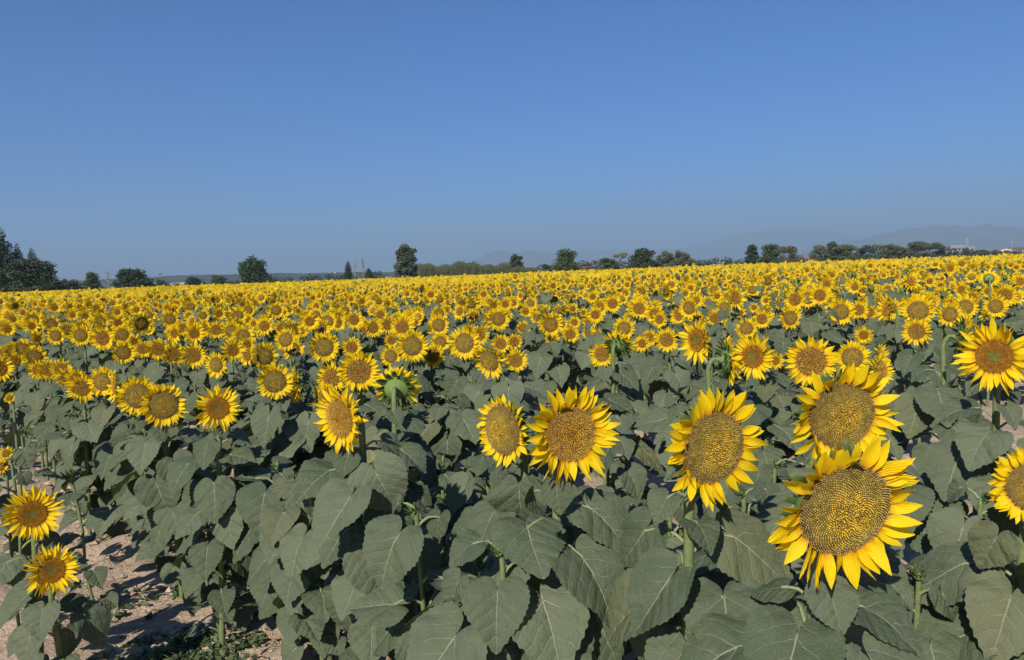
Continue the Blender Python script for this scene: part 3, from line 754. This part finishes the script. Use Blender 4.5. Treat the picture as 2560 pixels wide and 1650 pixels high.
# ------------------------------------------------------------------ the mass of plants beyond
def build_field():
    src = bpy.data.collections.new('field_plant_sources')
    NM, NF = 10, 9
    for i in range(NM): src.objects.link(bpy.data.objects.new('a_%02d' % i, merged_plant(100 + i, 0)))
    for i in range(NF): src.objects.link(bpy.data.objects.new('b_%02d' % i, merged_plant(200 + i, 1)))
    pts = []; idx = []; rot = []; scl = []; rg = random.Random(77)
    for (x, y) in field:
        if y > 108 - .02 * x + 2 * math.sin(x * .1): continue
        H = crop_h(x, y) + rg.gauss(0, .07 if x < 0 else .10) - (.13 if math.sin(x * 1.1 + 2 * math.sin(y * .5)) + math.sin(y * .9 + x * .35) > (.95 if x < 0 else .55) else 0) + (rg.uniform(.1, .25) if rg.random() < .012 else 0)
        s = H / 1.10
        yaw = rg.gauss(.10, .32 if x < 0 else .5) + (rg.choice([-1, 1]) * rg.uniform(1.2, 3) if rg.random() < .04 else 0) + math.atan2(-x, -y) * 0.
        yaw += -.4 * math.atan2(x, y)
        pts.append((x, y, 0)); idx.append(rg.randrange(NM) if y < 30 else NM + rg.randrange(NF)); rot.append((rg.gauss(0, .03), rg.gauss(0, .03), yaw)); scl.append(s)
    me = bpy.data.meshes.new('sunflower_field'); me.from_pydata(pts, [], [])
    a = me.attributes.new('pick', 'INT', 'POINT'); a.data.foreach_set('value', idx)
    a = me.attributes.new('turn', 'FLOAT_VECTOR', 'POINT'); a.data.foreach_set('vector', np.array(rot).ravel())
    a = me.attributes.new('grow', 'FLOAT', 'POINT'); a.data.foreach_set('value', scl)
    o = obj('sunflower_field', me); tag(o, 'dense mass of yellow sunflowers filling the field behind the near rows', 'sunflower field', kind='stuff')
    g = bpy.data.node_groups.new('plant_the_field', 'GeometryNodeTree')
    g.interface.new_socket('Geometry', in_out='INPUT', socket_type='NodeSocketGeometry'); g.interface.new_socket('Geometry', in_out='OUTPUT', socket_type='NodeSocketGeometry')
    gi = g.nodes.new('NodeGroupInput'); go = g.nodes.new('NodeGroupOutput'); ip = g.nodes.new('GeometryNodeInstanceOnPoints')
    ci = g.nodes.new('GeometryNodeCollectionInfo'); ci.inputs['Collection'].default_value = src; ci.inputs['Separate Children'].default_value = True; ci.inputs['Reset Children'].default_value = True
    def na(name, t): x = g.nodes.new('GeometryNodeInputNamedAttribute'); x.data_type = t; x.inputs[0].default_value = name; return x.outputs[0]
    L = g.links.new
    L(gi.outputs[0], ip.inputs['Points']); L(ci.outputs[0], ip.inputs['Instance']); ip.inputs['Pick Instance'].default_value = True
    L(na('pick', 'INT'), ip.inputs['Instance Index'])
    er = g.nodes.new('FunctionNodeEulerToRotation'); L(na('turn', 'FLOAT_VECTOR'), er.inputs[0]); L(er.outputs[0], ip.inputs['Rotation'])
    L(na('grow', 'FLOAT'), ip.inputs['Scale']); L(ip.outputs[0], go.inputs[0])
    md = o.modifiers.new('plants', 'NODES'); md.node_group = g
    print('FIELD', len(pts), 'single', len(plan))
build_field()

# ------------------------------------------------------------------ trees beyond the field
def leaf_cloud(p, rg, lobes, n, size, col, dens=.55):
    col = tuple(c * 1.6 for c in col); n = int(n * 1.15)
    """many small leaf sprays through the volume of ellipsoid lobes [(centre, radii)]"""
    tot = sum(r[0] * r[1] for c, r in lobes); V = []; Fc = []; C = []
    for c, r in lobes:
        for i in range(int(n * r[0] * r[1] / tot)):
            d = Vector((rg.gauss(0, 1), rg.gauss(0, 1), rg.gauss(0, 1))).normalized(); q = rg.random() ** .4 * (1 + rg.gauss(0, .07))
            o = Vector((c[0] + d.x * r[0] * q, c[1] + d.y * r[1] * q, c[2] + d.z * r[2] * q))
            a = Vector((rg.gauss(0, 1), rg.gauss(0, 1), rg.gauss(0, .7))).normalized(); b = a.cross(Vector((rg.gauss(0, 1), rg.gauss(0, 1), rg.gauss(0, 1)))).normalized()
            s = size * rg.uniform(.5, 1.3); k = len(V); g = rg.uniform(.75, 1.3)
            V += [tuple(o - a * s), tuple(o + b * s * .45), tuple(o + a * s), tuple(o - b * s * .45)]; Fc.append((k, k + 1, k + 2, k + 3)); C += [tuple(x * g for x in col)] * 4
    p.add(V, Fc, c=C)
def tree(px, top, wpx, z, kind, label, seed, col=(.045, .062, .028), name=None, base=None, group=None):
    rg = random.Random(seed); g = at(px, yh(px), z); H = (yh(px) - top) / F * z + CAMH; W = wpx / F * z * 1.24
    root = bpy.data.objects.new(name or 'broadleaf_tree', None); COL.objects.link(root); root.location = (g.x, z, 0)
    tag(root, label, 'tree' if kind not in ('bush',) else 'bush', group)
    cr = P(); tr = P(); lobes = []
    if kind == 'cypress':
        n = 12
        for i in range(n):
            t = i / (n - 1); r = W / 2 * (min(1, .55 + t * 1.6) * (1 - t ** 4.5) + .07); lobes.append(((rg.gauss(0, W * .03), rg.gauss(0, W * .03), H * (.07 + .88 * t)), (r, r, H * .09)))
        leaf_cloud(cr, rg, lobes, 5200, W * .055, col); tb = .08
    elif kind == 'umbrella' or kind == 'trunked':
        for i in range(11):
            a = rg.uniform(0, 6.3); q = rg.uniform(.1, .36) * W; lobes.append(((math.cos(a) * q, math.sin(a) * q, H * rg.uniform(.55, .86)), (W * rg.uniform(.16, .25), W * rg.uniform(.16, .25), H * rg.uniform(.09, .14))))
        for i in range(7): lobes.append(((rg.uniform(-.42, .42) * W, rg.uniform(-.2, .2) * W, H * rg.uniform(.15, .45)), (W * .17, W * .2, H * .17)))
        leaf_cloud(cr, rg, lobes, 3600, W * .032, col); tb = .45
    elif kind == 'tall':
        for i in range(16):
            t = (i + .5) / 16; a = i * 2.4; q = W * .24 * (1 - t * .45); lobes.append(((math.cos(a) * q, math.sin(a) * q, H * (.2 + .72 * t)), (W * rg.uniform(.15, .26) * (1 - .3 * t), W * .22, H * rg.uniform(.07, .12))))
        leaf_cloud(cr, rg, lobes, 4200, W * .035, col); tb = .5
    elif kind == 'pale':
        for i in range(6):
            a = rg.uniform(0, 6.3); q = W * .3; lobes.append(((math.cos(a) * q, math.sin(a) * q, H * rg.uniform(.7, .92)), (W * .2, W * .2, H * .06)))
        leaf_cloud(cr, rg, lobes, 900, W * .04, col); tb = .8
    elif kind == 'bare':
        tb = .9
    else:
        nl = 16 if kind == 'round' else 13
        for i in range(nl):
            a = i * 2.4; t = (i + .5) / nl; q = W * .27 * rg.random() ** .5 * (1.2 - .55 * t)
            lobes.append(((math.cos(a) * q * (1.3 if kind == 'bush' else 1), math.sin(a) * q, H * (.16 + .68 * t)), (W * rg.uniform(.15, .27) * (1.15 - .4 * t), W * .24, H * rg.uniform(.10, .17))))
        leaf_cloud(cr, rg, lobes, 4600, W * .032, col); tb = .3
    # trunk and limbs
    tw = H * .028 if kind != 'bare' else H * .018
    tr.addp(tube([Vector((0, 0, -.2)), Vector((rg.gauss(0, .1), 0, H * tb * .5)), Vector((rg.gauss(0, .2), 0, H * max(tb, .5) * .95))], [tw, tw * .75, tw * .4], 7, (.11, .085, .06) if kind != 'bare' else (.26, .23, .2)))
    nb = 46 if kind == 'bare' else 7
    for i in range(nb):
        t = rg.uniform(.3, .85) if kind != 'bare' else rg.uniform(.15, .8); a = rg.uniform(0, 6.3); s = Vector((0, 0, H * t * (.75 if kind != 'bare' else 1))); L = W * rg.uniform(.2, .45); e = s + Vector((math.cos(a) * L, math.sin(a) * L, H * rg.uniform(.08, .25)))
        tr.addp(tube([s, s.lerp(e, .5) + Vector((0, 0, H * .01)), e], [tw * .4, tw * .28, tw * .10], 4, (.11, .085, .06) if kind != 'bare' else (.30, .27, .24)))
    obj('trunk', tr.mesh('trunk', [M_BARK]), root)
    if lobes: obj('crown', cr.mesh('crown', [M_TREE]), root)
DK = (.030, .042, .022); GR = (.050, .070, .028); OL = (.075, .088, .045); BRN = (.075, .065, .035)
TREES = [
 (8,561,50,122,'cypress','tallest dark cypress at the far left edge',DK), (52,603,29,124,'cypress','middle dark cypress rising behind the spreading evergreen',DK),
 (87,614,27,124,'cypress','slimmest and rightmost of the three dark cypresses',DK), (80,640,140,118,'round','spreading dark evergreen in front of the cypresses',DK), (5,668,110,119,'round','dark evergreen under the tallest cypress, cut off by the left edge',DK),(118,668,60,117,'bush','low dark evergreen branch mass at the right foot of the cypresses',DK),
 (176,695,50,150,'bush','low scrubby bush right of the cypresses',(.055,.062,.04)), (232,675,50,150,'round','small loose tree between the scrub and the bare tree',GR),
 (272,672,34,155,'bare','leafless grey tree between two bushes',BRN), (335,667,86,150,'bush','wide dark rounded bush right of the leafless tree',DK),
 (403,696,24,230,'bush','tiny round bush before the wooded ridge',GR), (484,690,42,230,'bush','low flat-topped dark bush before the wooded ridge',DK), (545,685,38,230,'bush','small green bush left of the lone dark tree',GR),
 (635,637,80,165,'round','lone dark round tree standing at the field edge',(.034,.054,.022)),
 (871,650,15,190,'cypress','thin young cypress left of the dead poles',DK), (909,640,14,190,'bare','taller dead pole tree between two thin cypresses',BRN), (888,640,10,195,'bare','shorter leaning dead pole tree beside the thin cypress',BRN), (923,668,14,190,'cypress','short thin cypress right of the dead poles',DK),
 (1017,610,70,165,'tall','tall ragged tree left of the reed bank',(.055,.07,.036)), (1290,634,46,165,'tall','dark ragged tree rising out of the reeds',(.045,.058,.03)),
 (1367,658,30,200,'bush','small dark bush between reeds and round tree',DK), (1416,617,68,165,'round','full round broadleaf tree right of the reed bank',GR), (1470,652,9,220,'cypress','tiny cypress over the reddish vines',DK),
 (1524,641,52,180,'bush','dark bushy tree left of the thin pale tree',GR), (1553,627,34,185,'pale','thin pale tree with a sparse umbrella crown',(.13,.14,.09)), (1605,617,76,170,'round','dark domed tree, darkest on the middle horizon',(.035,.045,.024)),
 (1664,625,60,175,'bush','grey-green bushy tree just right of the domed tree',(.075,.085,.052)), (1706,623,50,175,'bush','grey-green tree, right one of the bushy pair',(.07,.082,.048)),
 (1880,610,38,210,'tall','narrow dark green tree, left of the cluster of three',DK), (1927,605,62,205,'round','fullest bright green tree, middle of the cluster of three',(.045,.068,.026)), (1966,609,42,212,'trunked','brownish tree, right of the cluster of three',BRN),
 (2008,622,30,240,'bare','faint leafless tree left of the red roofed house',BRN),
 (2052,608,42,230,'trunked','first tree of the trunked row, right after the red house',OL),(2080,604,40,232,'tall','second, taller tree of the trunked row',(.05,.06,.034)), (2118,608,56,230,'trunked','broad third tree of the trunked row',OL), (2166,610,44,230,'trunked','fourth tree of the trunked row with dark crown',(.05,.06,.035)),
 (2212,607,44,230,'trunked','fifth tree of the trunked row',OL), (2246,612,44,232,'bush','sixth, lower rounded tree of the trunked row',(.055,.065,.038)), (2294,600,54,228,'trunked','seventh, tallest umbrella-shaped tree of the trunked row',(.06,.07,.042)), (2340,605,42,230,'trunked','last tree of the trunked row, before the white building',(.055,.066,.04)),
 (2417,617,20,300,'bush','small tree in front of the mast building',(.06,.07,.045)), (2455,624,50,300,'bush','low bush between mast building and the right houses',(.06,.07,.045)),(2492,626,40,310,'bush','lowest bush beside the far right houses',(.05,.062,.04)),
]
for k, (px, top, wd, z, kind, label, col) in enumerate(TREES):
    nm = {'cypress': 'cypress_tree', 'bare': 'bare_tree', 'bush': 'bush'}.get(kind, 'broadleaf_tree')
    tree(px, top, wd, z, kind, label, 3000 + k, col, nm, group={'cypress': 'cypresses beyond the field', 'bare': 'leafless trees beyond the field', 'bush': 'bushes beyond the field'}.get(kind, 'broadleaf trees beyond the field'))

def reeds():
    rg = random.Random(12); p = P()
    for i in range(9500):
        px = rg.uniform(1050, 1352); z = rg.uniform(160, 172); hgt = 1. if px < 1270 else .72
        env = .86 + .10 * math.sin(px * .05) + .06 * math.sin(px * .17 + 1)
        H = ((yh(px) - 655) / F * z + CAMH) * env * hgt * rg.uniform(.7, 1.08); g = at(px, 690, z); L = rg.gauss(0, .28)
        s = Vector((g.x, z, 0)); top = s + Vector((L, rg.gauss(0, .3), H)); wv = rg.uniform(.02, .05); q = rg.uniform(.7, 1.3)
        c = tuple(v * q for v in (.088, .102, .050)); m = s.lerp(top, .55) + Vector((L * -.15, 0, 0))
        p.add([tuple(s - Vector((wv, 0, 0))), tuple(s + Vector((wv, .01, 0))), tuple(m + Vector((wv, 0, 0))), tuple(m - Vector((wv, 0, 0))), tuple(top)], [(0, 1, 2, 3), (3, 2, 4)], c=c)
        for k in range(3):
            o = s.lerp(top, rg.uniform(.45, 1.)); d = Vector((rg.choice([-1, 1]) * rg.uniform(.25, .6), rg.gauss(0, .2), rg.uniform(-.3, .25)))
            p.add([tuple(o + Vector((0, 0, .05))), tuple(o - Vector((0, 0, .05))), tuple(o + d)], [(0, 1, 2)], c=c)
    tag(obj('reeds', p.mesh('reeds', [M_TREE])), 'long olive green bank of feathery cane reeds beyond the field', 'reeds', kind='stuff')
reeds()
def hedge(px0, px1, z, h0, col, label, seed, name='hedge'):
    rg = random.Random(seed); p = P(); a = at(px0, 700, z).x; b = at(px1, 700, z).x; n = max(6, int((b - a) / (h0 * .7))); lobes = []
    for i in range(n):
        x = lerp(a, b, (i + rg.random()) / n); h = h0 * rg.uniform(.55, 1.15); lobes.append(((x, z + rg.gauss(0, .6), h * .45), (h * rg.uniform(.5, .9), h * .6, h * .55)))
    leaf_cloud(p, rg, lobes, int(n * 170), h0 * .11, col)
    tag(obj(name, p.mesh(name, [M_TREE])), label, 'hedge', 'hedges along the far field edge')
hedge(150, 400, 158, 1.9, (.045, .052, .03), 'low dark hedge running under the bushes at the left', 41)
hedge(395, 640, 250, 2.1, (.035, .045, .025), 'thin dark hedge line before the wooded ridge', 42)
hedge(690, 1060, 240, 2.9, (.045, .055, .034), 'scrubby dark hedge between the lone tree and the reeds', 43)
hedge(1340, 1760, 195, 3.3, (.05, .055, .032), 'dark hedge under the middle horizon trees', 44)
hedge(1430, 1545, 188, 2.6, (.12, .065, .045), 'reddish brown vine thicket right of the round tree', 45)
hedge(1730, 2060, 240, 3.2, (.04, .055, .025), 'green hedge below the greenhouse and cluster of trees', 46)
hedge(2030, 2380, 240, 4.2, (.04, .05, .028), 'dark hedge at the foot of the trunked row', 47)
hedge(2370, 2600, 300, 3.2, (.045, .055, .034), 'dark hedge in front of the right hand buildings', 48)

# ------------------------------------------------------------------ buildings
def box(p, x0, x1, y0, y1, z0, z1, c):
    p.add([(x0, y0, z0), (x1, y0, z0), (x1, y1, z0), (x0, y1, z0), (x0, y0, z1), (x1, y0, z1), (x1, y1, z1), (x0, y1, z1)], [(0, 1, 5, 4), (1, 2, 6, 5), (2, 3, 7, 6), (3, 0, 4, 7), (4, 5, 6, 7), (3, 2, 1, 0)], c=c)
def one(name, root, fn): p = P(); fn(p); return obj(name, p.mesh(name, [M_PAINT], False), root)
def building(px0, px1, z, top, label, kind, wallc, roofc, wins=4, name='house', ridge=.3):
    xa = at(px0, 640, z).x; xb = at(px1, 640, z).x; H = (yh((px0 + px1) / 2) - top) / F * z + CAMH; W = xb - xa; D = W * .6
    r = bpy.data.objects.new(name, None); COL.objects.link(r); r.location = ((xa + xb) / 2, z, 0)
    tag(r, label, {'house': 'house', 'shed': 'shed', 'greenhouse': 'greenhouse'}.get(name, 'building'), 'buildings on the horizon')
    rh = H * ridge if kind == 'gable' else H * .06; wh = H - rh
    one('wall', r, lambda p: box(p, -W / 2, W / 2, 0, D, 0, wh, wallc))
    if kind == 'gable':
        e = W * .03
        def rf(p): p.add([(-W / 2 - e, -e, wh), (W / 2 + e, -e, wh), (W / 2 + e, D + e, wh), (-W / 2 - e, D + e, wh), (-W / 2 - e, D / 2, H), (W / 2 + e, D / 2, H)], [(0, 1, 5, 4), (2, 3, 4, 5), (0, 4, 3), (1, 2, 5), (3, 2, 1, 0)], c=roofc)
        one('roof', r, rf)
    elif kind == 'front':
        e = W * .03
        def rf(p): p.add([(-W / 2 - e, -e, wh), (W / 2 + e, -e, wh), (W / 2 + e, D + e, wh), (-W / 2 - e, D + e, wh), (0, -e, H + rh), (0, D + e, H + rh)], [(0, 4, 5, 3), (4, 1, 2, 5), (3, 2, 1, 0)], c=roofc)
        one('roof', r, rf)
        def gb(p): p.add([(-W / 2, .01, wh), (W / 2, .01, wh), (0, .01, H + rh * .9)], [(0, 1, 2)], c=wallc)
        one('gable', r, gb)
    else: one('roof', r, lambda p: box(p, -W / 2 - .15, W / 2 + .15, -.15, D + .15, wh, H, roofc))
    for i in range(wins):
        x = -W / 2 + W * (i + .5) / wins; ww = W / wins * .3
        wn = one('window', r, lambda p: box(p, x - ww - .06, x + ww + .06, -.05, .05, wh * .55, wh * .85, tuple(min(1, q * .8) for q in wallc)))
        one('pane', wn, lambda p: box(p, x - ww, x + ww, -.07, -.052, wh * .57, wh * .83, (.04, .05, .06)))
    return r
WH = (.38, .37, .36)
building(421, 466, 330, 706, 'long low white greenhouse before the wooded ridge', 'flat', (.5, .5, .5), WH, 0, 'greenhouse')
building(1778, 1826, 330, 656, 'long white greenhouse roof left of the tree cluster', 'flat', (.5, .5, .48), (.72, .7, .66), 0, 'greenhouse')
building(1983, 2030, 330, 645, 'low outbuilding with dull red tiled roof', 'gable', (.42, .36, .3), (.30, .12, .07), 3, 'house', .45)
building(2023, 2045, 320, 641, 'small white house with bright red tiled roof', 'gable', (.62, .58, .5), (.42, .13, .06), 2, 'house', .4)
building(2305, 2372, 400, 629, 'grey roofed long shed left of the mast building', 'gable', (.5, .5, .5), (.24, .25, .27), 3, 'shed', .5)
building(2376, 2412, 420, 614, 'white two storey building beside the antenna mast', 'flat', (.25, .25, .26), (.40, .39, .38), 4, 'white_building')
building(2412, 2436, 425, 617, 'white block with flat roof right of the antenna mast', 'flat', (.27, .26, .26), (.36, .36, .35), 2, 'white_building')
building(2350, 2400, 395, 627, 'low pale canopy in front of the mast building', 'flat', (.3, .3, .31), (.6, .6, .58), 3, 'white_building')
building(2476, 2512, 400, 624, 'dull pink building with brown roof at the far right', 'gable', (.42, .34, .28), (.27, .17, .12), 2, 'house', .4)
building(2503, 2529, 380, 622, 'white gabled house at the far right', 'front', (.66, .62, .55), (.34, .17, .10), 1, 'house', .25)
building(2530, 2575, 400, 618, 'dark roofed house cut off by the right edge', 'gable', (.40, .33, .27), (.14, .10, .08), 5, 'house', .3)
building(2455, 2560, 360, 631, 'long dark grey shed below the far right houses', 'gable', (.2, .2, .2), (.11, .115, .13), 0, 'shed', .4)
for hx, hy, hw in ((756, 684, 5), (822, 681, 4), (835, 680, 4)):
    building(hx - hw / 2, hx + hw / 2, 1900, hy - 1, {756: 'tiny white house alone on the wooded ridge', 822: 'left one of two tiny pale houses on the ridge', 835: 'right one of two tiny pale houses on the ridge'}[hx], 'flat', WH, WH, 0)
def mast():
    z = 418; px = 2416; g = at(px, 640, z); H = (yh(px) - 592) / F * z + CAMH
    r = bpy.data.objects.new('antenna_mast', None); COL.objects.link(r); r.location = (g.x, z, 0); tag(r, 'thin lattice antenna mast with grey panels above the white building', 'mast')
    p = P(); w_ = .55
    for sx in (-1, 1):
        for sy in (-1, 1): p.addp(tube([Vector((sx * w_, sy * w_, 0)), Vector((sx * w_ * .5, sy * w_ * .5, H * .93))], [.07, .06], 5, (.35, .35, .36)))
    obj('mast_legs', p.mesh('mast_legs', [M_PAINT]), r)
    p = P(); k = 12
    for i in range(k):
        t0, t1 = i / k, (i + 1) / k; a = w_ * (1 - .5 * t0); b = w_ * (1 - .5 * t1); s = 1 if i % 2 else -1
        for y in (-1, 1): p.addp(tube([Vector((-a * s, y * a, H * .93 * t0)), Vector((b * s, y * b, H * .93 * t1))], [.04, .04], 4, (.35, .35, .36)))
    obj('cross_bracing', p.mesh('cross_bracing', [M_PAINT]), r)
    for i, (x, hh) in enumerate(((-.7, .86), (.7, .86), (0, .93), (-.5, .75), (.6, .72))):
        one('antenna_panel', r, lambda p: box(p, x - .22, x + .22, -.5, -.3, H * (hh - .04), H * (hh + .03), (.3, .3, .3)))
mast()
def pole(px, top, z, label):
    g = at(px, 640, z); H = (yh(px) - top) / F * z + CAMH; r = bpy.data.objects.new('utility_pole', None); COL.objects.link(r); r.location = (g.x, z, 0); tag(r, label, 'utility pole')
    p = P(); p.addp(tube([Vector((0, 0, 0)), Vector((0, 0, H))], [.2, .14], 6, (.3, .28, .26))); obj('post', p.mesh('post', [M_PAINT]), r)
    one('crossarm', r, lambda p: box(p, -1.0, 1.0, -.08, .08, H * .93, H * .96, (.3, .28, .26)))
pole(2529, 603, 380, 'slim utility pole rising over the far right houses')
def bird():
    c = at(400, 686, 75); r = bpy.data.objects.new('bird', None); COL.objects.link(r); r.location = c; tag(r, 'tiny dark bird flying above the ridge at the left', 'bird')
    p = P(); p.addp(tube([Vector((-.16, 0, 0)), Vector((-.08, 0, .01)), Vector((.04, 0, .01)), Vector((.12, 0, .02)), Vector((.17, 0, .0))], [.006, .03, .035, .022, .004], 8, (.03, .03, .035))); obj('body', p.mesh('body', [M_BARK]), r)
    for s in (-1, 1):
        p = P(); p.add([(.05, 0, .02), (-.05, 0, .02), (-.03, s * .15, .06), (.04, s * .15, .06), (-.07, s * .32, .03)], [(0, 1, 2, 3), (3, 2, 4)], c=(.03, .03, .035)); obj('wing', p.mesh('wing', [M_BARK]), r)
    r.rotation_euler = (0, 0, .5)
bird()

# ------------------------------------------------------------------ far hills and mountains
def hill(name, pts, z, depth, col, jag, seed, label, ys=0):
    """a ridge of real depth: crest through the photo columns in pts [(px, py)] at distance z"""
    m, n = mat(name + '_cover'); g = N(n, 'ShaderNodeNewGeometry'); f = noise(n, g.outputs['Position'], 14. / z, 6, .65)
    finish(n, ramp(n, f, [(.35, tuple(c * .7 for c in col)), (.65, tuple(c * 1.35 for c in col))]), .9, spec=.05)
    nx, ny = 260, 14; X = []; V = []; rs = np.random.default_rng(seed)
    pxs = np.linspace(pts[0][0], pts[-1][0], nx); crest = np.interp(pxs, [a for a, b in pts], [b for a, b in pts])
    for i, px in enumerate(pxs):
        H = max(0.0, (yh(px) - crest[i])) / F * z + CAMH; x0 = at(px, 600, z).x
        for j in range(ny):
            t = j / (ny - 1); s = math.sin(math.pi * t) ** 1.3; q = 1 + jag * (rs.normal() * .5 + math.sin(i * .37 + j) * .5)
            V.append((x0 * (1 + (t - .5) * depth / z), z + (t - .5) * depth, -.5 + H * s * (q if 0 < j < ny - 1 else 0)))
    Fc = [(i * ny + j, (i + 1) * ny + j, (i + 1) * ny + j + 1, i * ny + j + 1) for i in range(nx - 1) for j in range(ny - 1)]
    p = P(); p.add(V, Fc); o = obj(name, p.mesh(name, [m])); tag(o, label, kind='structure')
hill('hill', [(-400, 700), (100, 705), (330, 695), (420, 689), (560, 686), (700, 683), (820, 681), (960, 680), (1100, 676), (1300, 674), (1500, 668), (1800, 658), (2200, 645), (2700, 628)], 2000, 700, (.045, .058, .03), .05, 1, 'low wooded ridge along the horizon')
hill('mountain', [(1980, 640), (2080, 612), (2150, 598), (2190, 588), (2262, 574), (2340, 565), (2384, 565), (2420, 569), (2463, 563), (2510, 567), (2560, 574), (2700, 590), (3000, 620)], 8000, 3500, (.09, .10, .07), .03, 2, 'blue mountain range rising at the far right')
hill('mountain', [(1130, 672), (1180, 652), (1220, 634), (1249, 625), (1275, 631), (1296, 633), (1312, 626), (1340, 626), (1365, 630), (1385, 636), (1420, 650), (1500, 668)], 10000, 3000, (.09, .10, .07), .03, 3, 'faint double peaked blue mountain behind the reeds')
hill('mountain', [(1380, 660), (1443, 628), (1475, 621), (1540, 625), (1600, 628), (1740, 618), (1830, 590), (1900, 578), (2020, 574), (2100, 580), (2180, 598), (2400, 620)], 13000, 3000, (.09, .10, .07), .03, 4, 'faintest mountain range behind the middle trees')

# ------------------------------------------------------------------ haze
def haze():
    p = P(); box(p, -15900, 15900, -15900, 15900, -1.2, 640, (1, 1, 1)); m, n = mat('thin_haze')
    v = N(n, 'ShaderNodeVolumePrincipled'); v.inputs['Color'].default_value = (.47, .67, .88, 1); v.inputs['Density'].default_value = .00022; v.inputs['Anisotropy'].default_value = 0.0
    out = N(n, 'ShaderNodeOutputMaterial'); n.links.new(v.outputs[0], out.inputs['Volume'])
    try: m.cycles.homogeneous_volume = True
    except Exception: pass
    o = obj('haze', p.mesh('haze', [m], False)); tag(o, kind='stuff', label='thin blue summer haze filling the air over the plain')
haze()
